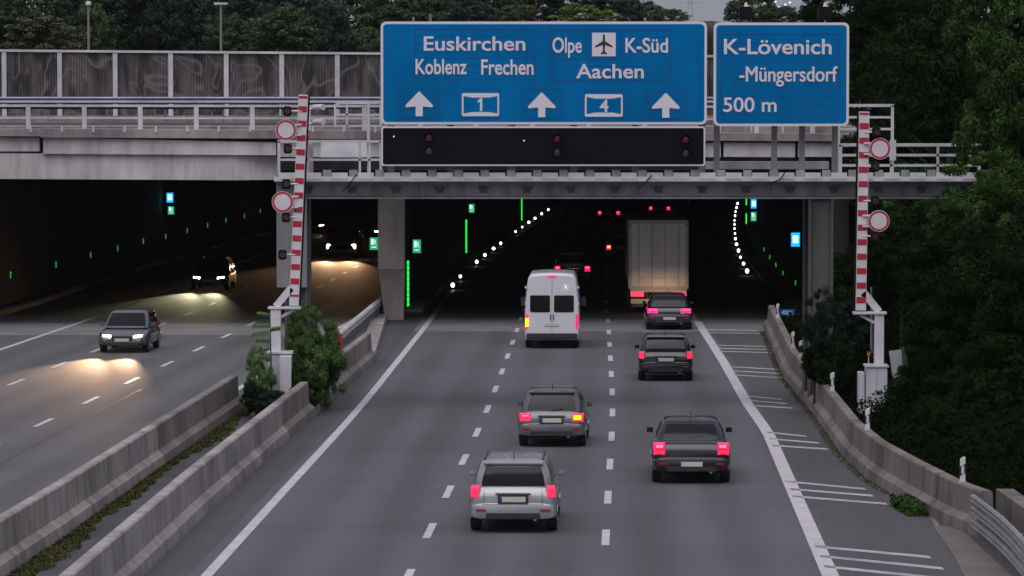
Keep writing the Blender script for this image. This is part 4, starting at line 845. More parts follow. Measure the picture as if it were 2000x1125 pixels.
exec(compile(r'''
# ------------------------------------------------------------------ vehicles
E_tail = emit('tail_light_lit', (1.0, .03, .12), 1.0)
E_core = emit('tail_light_core', (1.0, .10, .22), 3.0)
E_brake = emit('brake_light_lit', (1.0, .02, .17), 2.2)
E_amber = emit('indicator_lit', (1.0, .55, .0), 2.2)
E_head = emit('headlight_lit', (1.0, .80, .52), 30)
E_headc = emit('headlight_lit_cool', (1.0, .98, .74), 30)
M_glass = mat('car_glass', (.006, .007, .009), .12, spec=.3)
M_tyre = mat('tyre', (.02, .02, .02), .85)
M_rim = mat('rim', (.35, .35, .37), .35, .8)
M_plate = mat('number_plate', (.50, .49, .44), .5)
M_trim = mat('black_trim', (.02, .02, .022), .55)
def paint(name, c, metal=.3): return mat('paint_' + name, c, .32, metal, coat=.7)
def rsq(a, b, n=7.0):
    s = (abs(a) ** n + abs(b) ** n) ** (1 / n); return a / s, b / s
def sq(t):
    t = t % 4.0; k = int(t); f = t - k; f = f * 2 - 1
    return [(f, -1), (1, f), (-f, 1), (-1, -f)][k]
def body_loft(mb, secs, n=32, p=6.0):
    rings = []
    for (y, zb, zt, hw) in secs:
        r = []
        for i in range(n):
            a, b = rsq(*sq(i * 4.0 / n), p); r.append((hw * a, y, (zb + zt) / 2 + (zt - zb) / 2 * b))
        rings.append(r)
    mb.loft(rings); return mb
def cabin_S(base, top, t, v, out=0.0, p=9.0):
    """base/top: (y0, y1, hw, z)"""
    y0 = base[0] + (top[0] - base[0]) * v; y1 = base[1] + (top[1] - base[1]) * v
    bul = .035 * math.sin(math.pi * min(1, v))
    hw = base[2] + (top[2] - base[2]) * v + bul + out; z = base[3] + (top[3] - base[3]) * v
    y0 -= out + bul; y1 += out + bul
    a, b = rsq(*sq(t), p); return (hw * a, (y0 + y1) / 2 + (y1 - y0) / 2 * b, z)
def panel(base, top, t0, t1, v0, v1, out=.006, nt=10, nv=5):
    mb = MB(); v = []; f = []
    for j in range(nv + 1):
        for i in range(nt + 1): v.append(cabin_S(base, top, t0 + (t1 - t0) * i / nt, v0 + (v1 - v0) * j / nv, out))
    for j in range(nv):
        for i in range(nt): a = j * (nt + 1) + i; f.append((a, a + 1, a + nt + 2, a + nt + 1))
    return mb.add(v, f)
def wheel(root, x, y, r, w=.22, name='wheel'):
    s = 1 if x > 0 else -1; mb = MB(); rings = []
    for (dx, rr) in ((-w, r * .86), (-w * .95, r * .97), (-w * .5, r), (-w * .05, r * .97), (0, r * .86), (0, r * .68)):
        rings.append([(x + s * dx, y + rr * math.cos(t), r + rr * math.sin(t)) for t in np.linspace(0, 2 * math.pi, 25)[:-1]])
    mb.loft(rings); wo = mb.build(name, M_tyre, root, smooth=True)
    mb = MB()
    for k in range(5):
        t = 2 * math.pi * k / 5; mb.bar((x + s * .004, y, r), (x + s * .004, y + r * .62 * math.cos(t), r + r * .62 * math.sin(t)), .07, .02, up=(1, 0, 0))
    mb.tube((x - s * .01, y, r), (x + s * .012, y, r), r * .18, r * .16, 12); mb.build('rim', M_rim, wo)
def spot(root, x, y, z, energy, size=60, col=(1, .85, .65), down=5, toe=0, rad=.06):
    l = bpy.data.lights.new('headlight_beam', 'SPOT'); l.energy = energy; l.spot_size = math.radians(size); l.spot_blend = 1.0; l.color = col; l.shadow_soft_size = rad
    o = bpy.data.objects.new('headlight_beam', l); COL.objects.link(o); o.parent = root; o.location = (x, y, z); o.rotation_euler = (math.radians(90 - down), 0, toe)
def car(px, py, heading, label, col, cat='car', L=4.4, W=1.78, H=1.47, belt=.92, style='hatch', tail='tall', E=None, amber=0, head=None, group=None, name='hatchback_car', beams=0, front_first=False, plate=True):
    """px,py: where the rear (or front, for oncoming cars) touches the road"""
    g = R(px, py); rot_z = -math.atan(heading) if not front_first else math.pi - math.atan(heading)
    fwd = Vector((-math.sin(rot_z), math.cos(rot_z), 0)); c = g + fwd * (L / 2) * (-1 if front_first else 1)
    c.z = RZ(c.y)
    root = empty(name, c, label, cat, group, (SL * (1 if front_first else -1), 0, rot_z))
    hw = W / 2; r = -L / 2; fr = L / 2; E = mat('lens_red_off', (.3, .01, .02), .3) if front_first else (E or E_tail)
    P_ = paint(label.split()[0] + '%d' % px, col)
    hatch = style in ('hatch', 'wagon', 'mpv')
    zr = belt + .03 if hatch else belt
    secs = [(r, .40, zr - .22, hw * .84), (r + .035, .33, zr - .10, hw * .92), (r + .12, .28, zr - .02, hw * .965), (r + .5, .22, belt + .01, hw * .99), (r + 1.2, .20, belt - .02, hw), (0, .2, belt - .04, hw), (fr - 1.3, .2, belt - .06, hw * .995), (fr - .75, .21, belt - .14, hw * .975), (fr - .3, .24, belt - .24, hw * .92), (fr - .08, .30, belt - .33, hw * .84), (fr, .36, belt - .42, hw * .74)]
    body = body_loft(MB(), secs).build('body', P_, root, smooth=True)
    if hatch: base = (r + .16, fr - 1.05, hw * .92, belt - .06); top = (r + .42 if style == 'hatch' else r + .28, fr - 1.85, hw * .74, H - .05)
    else: base = (r + .78, fr - 1.15, hw * .9, belt - .06); top = (r + 1.35, fr - 1.95, hw * .70, H - .05)
    rings = [[cabin_S(base, top, i * 4 / 40, v) for i in range(40)] for v in (0, .15, .35, .55, .75, .92, 1.0)]
    t2 = (top[0] + .12, top[1] - .15, top[2] * .86, H - .01); t3 = (top[0] + .5, top[1] - .5, top[2] * .5, H)
    rings += [[cabin_S(t2, t2, i * 4 / 40, 0) for i in range(40)], [cabin_S(t3, t3, i * 4 / 40, 0) for i in range(40)]]
    MB().loft(rings).build('cabin', P_, root, smooth=True)
    panel(base, top, .10, .90, .16, .86).build('rear_window', M_glass, root, smooth=True)
    panel(base, top, 2.06, 2.94, .12, .93).build('windscreen', M_glass, root, smooth=True)
    for t0, t1 in ((1.10, 1.42), (1.45, 1.80), (3.20, 3.55), (3.58, 3.90)): panel(base, top, t0, t1, .22, .85, nt=6).build('side_window', M_glass, root, smooth=True)
    # tailgate seams, handle strip, bumper, plate
    zb = .56
    bum = body_loft(MB(), [(r - .045, .36, .58, hw * .80), (r - .02, .30, .62, hw * .93), (r + .15, .27, .64, hw * .985), (r + .45, .26, .62, hw * 1.0)]).build('rear_bumper', P_, root, smooth=True)
    MB().box(-hw * .62, hw * .62, r - .058, r - .03, .30, .42).build('diffuser', M_trim, bum, bevel=.01)
    MB().box(-hw * .7, hw * .7, r - .052, r - .046, .595, .602).build('tailgate_gap', M_dk, root)
    if plate: 
        pz = .70 if style != 'sedan' else .47
        MB().box(-.31, .31, r - .035, r + .02, pz - .09, pz + .10).build('plate_recess', M_trim, root)
        MB().box(-.26, .26, r - .056, r - .036, pz - .055, pz + .055).build('number_plate', M_plate, root, bevel=.004)
        MB().box(-.26, -.225, r - .058, r - .0565, pz - .05, pz + .05).build('plate_band', mat('plate_blue', (.01, .05, .3), .5), root)
    # lamps
    for s in (-1, 1):
        if tail == 'tall': x0, x1, z0, z1 = hw * .78, hw * .955, zr - .22, H - .42 if hatch else zr
        elif tail == 'wide': x0, x1, z0, z1 = hw * .50, hw * .93, zr - .26, zr - .07
        elif tail == 'round': x0, x1, z0, z1 = hw * .62, hw * .94, zr - .27, zr - .05
        else: x0, x1, z0, z1 = hw * .66, hw * .95, zr - .30, zr - .02
        if tail == 'tall':
            # column lamp that follows the pillar
            z1 = H - .50; q = MB(); rings = []
            for v in np.linspace(0, 1, 5):
                z = z0 + (z1 - z0) * v; yo = r - .012 + max(0, z - belt) * .38; inn = max(0, z - belt) * .35
                rings.append([(s * (x0 - inn), yo - .012, z), (s * (x1 - inn), yo + .03, z), (s * (x1 - inn + .012), yo + .16, z), (s * (x0 - inn), yo + .14, z)])
            lo = q.loft(rings).build('tail_lamp', E, root, smooth=False)
        else:
            q = MB(); y0 = r + .0; rings = []
            for (f, ins) in ((-.022, .03), (.0, .0), (.16, -.015)):
                rings.append([(s * (x0 + max(ins, 0)), y0 + f - (.0 if f < 0 else 0), z0 + max(ins, 0)), (s * (x1 - ins), y0 + f + .03, z0 + max(ins, 0)), (s * (x1 - ins), y0 + f + .03, z1 - max(ins, 0)), (s * (x0 + max(ins, 0)), y0 + f, z1 - max(ins, 0))])
            lo = q.loft(rings).build('tail_lamp', E, root)
            MB().box(min(s * (x0 + .05), s * (x1 - .06)), max(s * (x0 + .05), s * (x1 - .06)), r - .030, r - .0225, (z0 + z1) / 2 + .03, z1 - .045).build('bulb_core', E if front_first else E_core, lo)
            if tail != 'round': MB().box(min(s * (x0 + .02), s * (x1 - .05)), max(s * (x0 + .02), s * (x1 - .05)), r - .028, r - .0225, (z0 + z1) / 2 - .008, (z0 + z1) / 2 + .008).build('lens_divider', mat('lens_red_dark', (.25, .01, .02), .3), lo)
        if amber == s or amber == 2:
            MB().box(min(s * (x0 + .03), s * (x1 - .05)), max(s * (x0 + .03), s * (x1 - .05)), r - .04, r - .0285, z1 - .16, z1 - .05).build('indicator', E_amber, lo)
    MB().box(-.2, .2, top[0] + r * 0 - .0, top[0] + .05, H - .075, H - .045).build('high_brake_lamp', mat('lens_red_off', (.3, .01, .02), .3), root)
    MB().bar((-.02, base[0] - .03, belt + .05), (.30, base[0] + .0, belt + .09), .014).build('rear_wiper', M_trim, root)
    for s in (-1, 1):
        MB().box(min(s * hw * .62, s * hw * .84), max(s * hw * .62, s * hw * .84), r - .066, r - .03, .46, .50).build('bumper_reflector', mat('lens_red_off', (.3, .01, .02), .3), bum)
        MB().box(min(s * hw * .66, s * hw * .664), max(s * hw * .66, s * hw * .664), r - .02, r + .02, .62, zr - .06).build('tailgate_edge', M_dk, root)
    if plate: MB().box(-.36, .36, r - .035, r + .02, pz + .11, pz + .135).build('tailgate_trim', mat('chrome', (.5, .5, .52), .25, .9), root, bevel=.004)
    if hatch: MB().loft([[(-hw * .68, top[0] - .10, H - .075), (hw * .68, top[0] - .10, H - .075), (hw * .68, top[0] - .10, H - .05), (-hw * .68, top[0] - .10, H - .05)], [(-hw * .70, top[0] + .15, H - .06), (hw * .70, top[0] + .15, H - .06), (hw * .70, top[0] + .15, H - .012), (-hw * .70, top[0] + .15, H - .012)]]).build('roof_spoiler', P_, root)
    MB().tube((0, top[0] + .35, H - .02), (0, top[0] + .2, H + .16), .008).build('antenna', M_trim, root)
    if hatch and style == 'wagon':
        for s in (-1, 1): MB().tube((s * top[2] * .9, top[0] + .2, H + .0), (s * top[2] * .9, top[1] - .2, H + .0), .02).build('roof_rail', M_trim, root)
    MB().tube((hw * .5, r - .03, .29), (hw * .5, r + .12, .29), .035, .035, 10).build('exhaust_pipe', M_rim, root, smooth=True)
    for s in (-1, 1):
        mb = MB(); rings = []
        for (dx, k) in ((.0, .04), (.07, .07), (.15, .055)): rings.append([(s * (hw * .95 + dx), fr - 1.55 + k * .5, belt + .0 + k * .2 - .02), (s * (hw * .95 + dx), fr - 1.5 - k, belt + .02), (s * (hw * .95 + dx), fr - 1.5 - k, belt + .1 + k * .2), (s * (hw * .95 + dx), fr - 1.55 + k * .5, belt + .1)])
        mb.loft(rings).build('wing_mirror', P_, root)
        for y in (r + .75, fr - .85):
            wheel(root, s * (hw - .01), y, .32)
            mb = MB(); v = []; f = []
            tt = np.linspace(-.25, math.pi + .25, 15)
            for rr, dx in ((.31, .004), (.39, .006)):
                for t in tt: v.append((s * (hw + dx - .005), y + rr * math.cos(t), .32 + rr * math.sin(t)))
            for i in range(14): f.append((i, i + 1, 16 + i, 15 + i))
            mb.add(v, f).build('wheel_arch', M_trim, root)
    # front end
    zf = belt - .36
    for s in (-1, 1):
        q = MB(); rings = []
        for (f, a) in ((0, .02), (-.06, 0), (-.3, 0)): rings.append([(s * hw * (.46 + a), fr - .045 + f, zf - .10 + a), (s * hw * (.82 - a), fr - .13 + f, zf - .07 + a), (s * hw * (.80 - a), fr - .13 + f, zf + .09 - a), (s * hw * (.46 + a), fr - .045 + f, zf + .07 - a)])
        ho = q.loft(rings).build('headlight', head or mat('headlight_off', (.4, .42, .45), .15, coat=.6), root)
        if beams: spot(root, s * hw * .63, fr + .08, zf, beams, 20, (1, .60, .34) if head is not E_headc else (1, .93, .55), .6)
    MB().box(-hw * .42, hw * .42, fr - .03, fr + .012, zf - .12, zf + .05).build('grille', M_trim, root, bevel=.01)
    MB().box(-hw * .7, hw * .7, fr - .12, fr + .02, .27, .38).build('front_intake', M_trim, root, bevel=.02)
    MB().box(-.26, .26, fr + .013, fr + .028, .42, .53).build('number_plate', M_plate, root)
    return root
HR = .0273
car(1002, 1042, HR, 'silver estate car with tall slim tail lights, nearest the camera', (.30, .31, .34), L=4.7, W=1.80, H=1.48, belt=.93, style='wagon', tail='tall', name='estate_car', beams=12)
car(1077, 874, HR + .02, 'grey hatchback with lit tail lights and a yellow right indicator', (.11, .12, .13), L=4.1, W=1.74, H=1.46, belt=.90, style='hatch', tail='round', amber=1, beams=12)
car(1350, 946, HR, 'black saloon with double tail lights in the right lane', (.010, .011, .016), L=4.75, W=1.83, H=1.42, belt=.98, style='sedan', tail='square', name='black_saloon_car', beams=12)
car(1300, 745, HR, 'black hatchback with narrow tail lights following two cars', (.012, .013, .017), L=4.2, W=1.76, H=1.46, style='hatch', tail='tall', beams=150)
car(1307, 645, HR * .6, 'dark car with wide pink brake lights close behind the lorry', (.02, .022, .035), L=4.4, W=1.84, H=1.42, style='sedan', tail='wide', E=E_brake, name='saloon_car', beams=900)
car(1118, 556, HR * .3, 'car ahead of the white van, only its red lights showing', (.05, .05, .055), L=4.4, W=1.85, H=1.6, style='wagon', tail='square', name='estate_car', beams=10)
car(1213, 510, HR * .5, 'car with an amber light between the van and the lorry', (.03, .03, .035), L=4.3, W=1.78, H=1.5, tail='square', amber=2, beams=10)
car(1189, 436, .10, 'far car in the middle lane, pair of small red lights', (.03, .03, .03), L=4.3, W=1.78, H=1.5, tail='square', beams=10)
car(1288, 426, .10, 'far car in the right lane above the lorry, small red lights', (.03, .03, .03), L=4.3, W=1.78, H=1.5, tail='square', beams=10)
# oncoming
HL = .0428
car(238, 690, HL, 'oncoming grey car with bright warm headlights outside the left tunnel', (.10, .10, .11), L=4.4, W=1.78, H=1.45, head=E_head, beams=9500, front_first=True, style='hatch')
car(407, 567, HL, 'oncoming dark car with yellowish headlights inside the left tunnel', (.02, .02, .022), L=4.4, W=1.85, H=1.5, head=E_headc, beams=4500, front_first=True, style='wagon', name='estate_car')
car(612, 457, .03, 'distant oncoming car left of the light van, one warm headlight visible', (.02, .02, .022), head=E_head, beams=60, front_first=True)
car(752, 470, .03, 'distant oncoming car mostly hidden behind the pillar', (.02, .02, .022), head=E_head, beams=60, front_first=True)
# vans
def van(px, py, heading, label, col, L=6.0, W=2.0, H=2.75, front_first=False, head=None, beams=0, amber=0):
    g = R(px, py); rot_z = -math.atan(heading) if not front_first else math.pi - math.atan(heading)
    fwd = Vector((-math.sin(rot_z), math.cos(rot_z), 0)); c = g + fwd * (L / 2) * (-1 if front_first else 1); c.z = RZ(c.y)
    root = empty('panel_van', c, label, 'van', None, (SL * (1 if front_first else -1), 0, rot_z))
    hw = W / 2; r = -L / 2; fr = L / 2; P_ = paint('van%d' % px, col, .0)
    # box body: rounded cross-section that narrows to the roof
    def ring(y, z0, z1, w, k=1.0):
        pts = []
        prof = [(-.96, 0), (-1, .08), (-1.0, .40), (-.985, .55), (-.93, .80), (-.87, .93), (-.78, .985), (-.4, 1.0), (0, 1.005), (.4, 1.0), (.78, .985), (.87, .93), (.93, .80), (.985, .55), (1.0, .40), (1, .08), (.96, 0)]
        return [(a * w, y, z0 + (z1 - z0) * b) for a, b in prof]
    rings = [ring(r, .42, H - .08, hw * .955), ring(r + .05, .36, H - .03, hw * .985), ring(r + .3, .30, H, hw), ring(fr - 2.2, .30, H, hw), ring(fr - 1.85, .30, H - .06, hw), ring(fr - 1.0, .30, 1.5, hw * .97), ring(fr - .5, .32, 1.18, hw * .92), ring(fr - .1, .36, .98, hw * .84), ring(fr, .42, .8, hw * .75)]
    MB().loft(rings).build('body', P_, root, smooth=True)
    # rear doors: windows, centre gap, handles, hinges
    for s in (-1, 1):
        q = MB(); x0, x1 = .07, hw * .80
        poly = rrect(min(s * x0, s * x1), max(s * x0, s * x1), 1.33, 1.95, .07)
        q.prism(poly, 'y', r - .012, r + .02); q.build('rear_window', M_glass, root)
        for z in (.75, 1.6, 2.2): MB().box(min(s * hw * .93, s * hw * .99), max(s * hw * .93, s * hw * .99), r - .02, r + .08, z, z + .08).build('hinge', P_, root)
        # tall lamp cluster low on the corner
        lo = MB().box(min(s * hw * .86, s * hw * .97), max(s * hw * .86, s * hw * .97), r - .025, r + .06, .72, 1.26).build('tail_lamp', mat('lens_red_off', (.3, .01, .02), .3) if front_first else E_tail, root, bevel=.012)
        if amber == s: MB().box(min(s * hw * .85, s * hw * .975), max(s * hw * .85, s * hw * .975), r - .04, r - .026, .80, 1.12).build('indicator', E_amber, lo)
        MB().box(min(s * .04, s * .07), max(s * .04, s * .07), r - .035, r - .001, 1.05, 1.25).build('door_handle', M_trim, root)
        mb = MB(); mb.box(min(s * (hw + .03), s * (hw + .22)), max(s * (hw + .03), s * (hw + .22)), fr - 1.62, fr - 1.5, 1.35, 1.7); mb.build('wing_mirror', M_trim, root, bevel=.02)
        panel((fr - 1.75, fr - 1.0, hw * .99, 1.35), (fr - 1.75, fr - 1.5, hw * .93, 2.0), 1.1 if s > 0 else 3.1, 1.9 if s > 0 else 3.9, .1, .9).build('side_window', M_glass, root)
        for y in (r + 1.0, fr - .95): wheel(root, s * (hw - .02), y, .35, .24)
    MB().box(-.006, .006, r - .006, r + .0, .5, H - .15).build('door_gap', M_dk, root)
    MB().box(-hw * .93, hw * .93, r - .10, r + .1, .36, .56).build('rear_bumper', M_trim, root, bevel=.02)
    MB().box(-.26, .26, r - .025, r - .005, .82, .93).build('number_plate', M_plate, root)
    MB().box(-.16, .16, r - .02, r + .04, H - .14, H - .09).build('high_brake_lamp', E_tail, root)
    # front
    q = MB(); v = [(-hw * .86, fr - 1.02 + .03, 1.52), (hw * .86, fr - 1.02 + .03, 1.52), (hw * .80, fr - 1.72 + .02, min(2.4, H - .25)), (-hw * .80, fr - 1.72 + .02, min(2.4, H - .25))]
    v2 = [(a, b - .1, c_ - .05) for a, b, c_ in v]; q.add(v + v2, [(0, 1, 2, 3), (4, 7, 6, 5), (0, 4, 5, 1), (1, 5, 6, 2), (2, 6, 7, 3), (3, 7, 4, 0)]); q.build('windscreen', M_glass, root)
    MB().box(-hw * .45, hw * .45, fr - .06, fr + .015, .55, .8).build('grille', M_trim, root, bevel=.01)
    for s in (-1, 1):
        MB().box(min(s * hw * .55, s * hw * .85), max(s * hw * .55, s * hw * .85), fr - .2, fr + .005 - .03, .62, .86).build('headlight', head or mat('headlight_off', (.4, .42, .45), .15, coat=.6), root, bevel=.02)
        if beams: spot(root, s * hw * .7, fr + .1, .75, beams, 22, (1, .58, .30), 2)
    return root
van(1078, 681, HR * .8, 'white high roof panel van with rear door windows', (.62, .63, .68), amber=-1, beams=20)
van(666, 506, .03, 'oncoming light van in the left tunnel beside the pillar', (.30, .30, .32), H=2.3, W=2.0, L=5.2, front_first=True, head=E_head, beams=6500)
# lorry
def lorry(px, py, heading, label):
    L = 13.6; g = R(px, py); rz = -math.atan(heading); fwd = Vector((-math.sin(rz), math.cos(rz), 0)); c = g + fwd * (L / 2); c.z = RZ(c.y)
    root = empty('articulated_lorry', c, label, 'lorry', None, (-SL, 0, rz)); r = -L / 2; fr = L / 2; hw = 1.275
    M_box = mat('lorry_box', (.85, .81, .75), .5, var=.12, vscale=1.2, streak=True); M_fr = mat('lorry_frame', (.55, .51, .46), .5); M_ch = mat('chassis', (.05, .05, .05), .7)
    MB().box(-hw, hw, r + .05, fr, 1.15, 3.95).build('cargo_box', M_box, root, bevel=.02)
    f = MB()
    f.box(-hw - .01, -hw + .12, r - .02, r + .09, 1.05, 4.0).box(hw - .12, hw + .01, r - .02, r + .09, 1.05, 4.0).box(-hw + .12, hw - .12, r - .02, r + .09, 3.86, 4.0).box(-hw + .12, hw - .12, r - .02, r + .09, 1.05, 1.16)
    f.build('rear_frame', M_fr, root, bevel=.01)
    for s in (-1, 1):
        d = MB().box(min(s * .01, s * (hw - .125)), max(s * .01, s * (hw - .125)), r + .01, r + .049, 1.165, 3.855).build('rear_door', M_box, root, bevel=.006)
        for x in (.28, .85):
            MB().tube((s * x, r - .015, 1.1), (s * x, r - .015, 3.92), .018).build('lock_bar', M_fr, d)
            MB().bar((s * x, r - .03, 1.55), (s * (x - .25), r - .03, 1.5), .03).build('lock_handle', M_fr, d)
        for z in (1.5, 2.1, 2.7, 3.3): MB().box(min(s * (hw - .15), s * (hw - .02)), max(s * (hw - .15), s * (hw - .02)), r - .03, r - .021, z, z + .06).build('hinge', M_fr, d)
        MB().box(min(s * .62, s * 1.20), max(s * .62, s * 1.20), r - .05, r + .02, .72, .93).build('tail_lamp', E_tail, root, bevel=.01)
        MB().box(min(s * .62, s * 1.1), max(s * .62, s * 1.1), r + .5, r + .53, .25, .8).build('mudflap', M_trim, root)
        MB().box(min(s * (hw - .1), s * (hw + .03)), max(s * (hw - .1), s * (hw + .03)), r - .03, r - .02, 3.80, 3.86).build('marker_lamp', mat('lens_red_off', (.3, .01, .02), .3), root)
    MB().box(-hw * .95, hw * .95, r - .02, r + .1, .92, 1.04).build('light_bar', M_fr, root)
    MB().box(-hw * .93, hw * .93, r - .06, r + .04, .42, .62).build('underrun_bar', M_fr, root, bevel=.01)
    for s in (-1, 1): MB().box(s * .5 - .06, s * .5 + .06, r, r + .12, .6, 1.05).build('underrun_bracket', M_ch, root)
    MB().box(-.26, .26, r - .075, r - .062, .47, .58).build('number_plate', M_plate, root)
    for s in (-1, 1): MB().box(s * .45 - .08, s * .45 + .08, r + .2, fr - .2, .85, 1.149).build('chassis_rail', M_ch, root)
    for y in (r + 2.3, r + 3.6, r + 4.9, fr - 1.2):
        for s in (-1, 1): wheel(root, s * (hw - .02), y, .5, .36)
    for s in (-1, 1): MB().box(min(s * 1.18, s * 1.22), max(s * 1.18, s * 1.22), r + 5.8, fr - 4, .45, 1.0).build('side_guard', M_fr, root)
    cab = MB().loft([[(-1.22, fr + .5, .5), (1.22, fr + .5, .5), (1.22, fr + .5, 3.55), (-1.22, fr + .5, 3.55)], [(-1.23, fr + 2.2, .45), (1.23, fr + 2.2, .45), (1.2, fr + 2.1, 3.3), (-1.2, fr + 2.1, 3.3)], [(-1.2, fr + 2.55, .4), (1.2, fr + 2.55, .4), (1.12, fr + 2.3, 2.9), (-1.12, fr + 2.3, 2.9)]]).build('tractor_cab', paint('lorry', (.3, .3, .32), 0), root, bevel=.06)
    for s in (-1, 1): wheel(root, s * 1.22, fr + 1.4, .5, .34)
lorry(1286, 612, .015, 'tall white box lorry entering the right tunnel')
''', 'vehicles', 'exec'))
# ------------------------------------------------------------------ vegetation
def leaf_mat(name, c1, c2):
    m, nt, b = nmat(name); N = nt.nodes; L = nt.links
    g = N.new('ShaderNodeNewGeometry'); n = N.new('ShaderNodeTexNoise'); n.inputs['Scale'].default_value = .9; n.inputs['Detail'].default_value = 3; L.new(g.outputs['Position'], n.inputs['Vector'])
    n2 = N.new('ShaderNodeTexWhiteNoise'); n2.noise_dimensions = '1D'; L.new(g.outputs['Random Per Island'], n2.inputs['W'])
    a = N.new('ShaderNodeMath'); a.operation = 'MULTIPLY_ADD'; a.inputs[1].default_value = .35; L.new(n2.outputs['Value'], a.inputs[0]); L.new(n.outputs['Fac'], a.inputs[2])
    r = N.new('ShaderNodeValToRGB'); r.color_ramp.elements[0].position = .42; r.color_ramp.elements[1].position = .85
    r.color_ramp.elements[0].color = (*c1, 1); r.color_ramp.elements[1].color = (*c2, 1); L.new(a.outputs[0], r.inputs[0]); L.new(r.outputs[0], b.inputs['Base Color'])
    b.inputs['Roughness'].default_value = 1.0; b.inputs['Specular IOR Level'].default_value = .0
    return m
LM = {
 'dark': leaf_mat('leaves_dark', (.004, .010, .0035), (.017, .031, .009)),
 'deep': leaf_mat('leaves_deep', (.008, .018, .011), (.024, .042, .025)),
 'mid': leaf_mat('leaves_mid', (.009, .024, .007), (.045, .085, .022)),
 'light': leaf_mat('leaves_light', (.05, .095, .03), (.12, .18, .055)),
 'olive': leaf_mat('leaves_olive', (.040, .050, .026), (.095, .11, .055)),
 'bush': leaf_mat('leaves_bush', (.030, .070, .021), (.115, .195, .065)),
 'pale': leaf_mat('leaves_pale', (.10, .13, .10), (.2, .24, .18)),
}
def crown_mesh(name, n_cl, n_leaf, ls, seed, flat=1.0, squash=1.0, shell=.5, crad=(.14, .26)):
    rng = np.random.default_rng(seed)
    d = rng.normal(size=(n_cl, 3)); d /= np.linalg.norm(d, axis=1)[:, None]
    lob = rng.normal(size=(7, 3)); lob /= np.linalg.norm(lob, axis=1)[:, None]
    bump = 1 + (.6 if name == 'crown_spray' else .22) * np.max(d @ lob.T, axis=1) ** 3 - .12 * rng.random(n_cl)
    rad = (shell + (1 - shell) * rng.random(n_cl) ** .6) * bump * .88
    cc = d * rad[:, None]; cr_ = rng.uniform(crad[0], crad[1], n_cl)
    idx = rng.integers(0, n_cl, n_leaf)
    ld = rng.normal(size=(n_leaf, 3)); ld /= np.linalg.norm(ld, axis=1)[:, None]; 
    lr = rng.random(n_leaf) ** .45
    p = cc[idx] + ld * (lr * cr_[idx])[:, None] * np.array([1, 1, .75])
    p[:, 2] *= squash
    nrm = ld + np.array([0, 0, .5]) + rng.normal(size=(n_leaf, 3)) * .5; nrm /= np.linalg.norm(nrm, axis=1)[:, None]
    t = np.cross(nrm, rng.normal(size=(n_leaf, 3))); t /= np.linalg.norm(t, axis=1)[:, None]; bt = np.cross(nrm, t)
    s = ls * rng.uniform(.6, 1.35, n_leaf)[:, None]
    a = p - t * s; b = p + bt * s * .45 + nrm * s * .1; c = p + t * s; e = p - bt * s * .45 + nrm * s * .1
    v = np.stack([a, b, c, e], 1).reshape(-1, 3)
    me = bpy.data.meshes.new(name); me.vertices.add(len(v)); me.vertices.foreach_set('co', v.astype(np.float32).ravel())
    me.loops.add(n_leaf * 4); me.loops.foreach_set('vertex_index', np.arange(n_leaf * 4, dtype=np.int32))
    me.polygons.add(n_leaf); me.polygons.foreach_set('loop_start', np.arange(0, n_leaf * 4, 4, dtype=np.int32))
    me.update(); me.validate(); return me
LM['hazed_dark'] = leaf_mat('leaves_hazed_dark', (.010, .018, .011), (.032, .046, .028)); LM['hazed_mid'] = leaf_mat('leaves_hazed_mid', (.022, .042, .021), (.070, .105, .048)); LM['hazed_deep'] = leaf_mat('leaves_hazed_blue', (.016, .028, .023), (.048, .068, .054))  # distant leaf colours made paler and greyer, haze painted into them
BASE = {('S', 0): crown_mesh('crown_spray', 110, 36000, .036, 17, shell=.25, crad=(.10, .32)), ('A', 0): crown_mesh('crown_a', 170, 30000, .040, 1), ('B', 0): crown_mesh('crown_b', 120, 30000, .038, 2, shell=.35), ('C', 0): crown_mesh('crown_c', 230, 34000, .036, 3, crad=(.1, .2)),
        ('F', 0): crown_mesh('crown_far', 90, 9000, .06, 5), ('G', 0): crown_mesh('crown_far_b', 130, 9000, .055, 6, crad=(.12, .22))}
CACHE = {}
def crown_of(kind, m):
    k = (kind, m)
    if k not in CACHE:
        me = BASE[(kind, 0)].copy(); me.materials.append(LM[m]); CACHE[k] = me
    return CACHE[k]
def tree(px, py, rx, ry, Y, kind, m, label, zg, name='deciduous_tree', cat='tree', group=None, ryd=None, twigs=True):
    """crown ellipse centred on pixel (px,py), radii in pixels, at distance Y"""
    random.seed(int(px * 7 + py * 13 + Y)); c = P(px, py, Y); k = Y / F; a = rx * k; h = ry * k; dd = (ryd or a)
    root = empty(name, (c.x, Y, zg), label, cat, group)
    o = bpy.data.objects.new('crown', crown_of(kind, m)); COL.objects.link(o); o.parent = root
    o.location = (0, 0, c.z - zg); o.scale = (a, dd, h); o.rotation_euler = (0, 0, random.uniform(0, 6.28) if abs(a - dd) < .01 else random.choice((0, math.pi)))
    H = c.z - zg; r0 = max(.05, min(.3, H * .022)); mb = MB()
    mb.tube((0, 0, -.2), (a * .04, 0, H * .6), r0, r0 * .65, 8); mb.tube((a * .04, 0, H * .6), (0, 0, H + h * .4), r0 * .65, r0 * .2, 8)
    for i in range(6):
        t = random.uniform(0, 6.28); z0 = H * random.uniform(.45, .95); l = .65
        mb.tube((0, 0, z0), (a * l * math.cos(t), dd * l * math.sin(t), z0 + h * .45), r0 * .4, r0 * .1, 6)
    mb.build('trunk', M_bark, root, smooth=True)
    return root
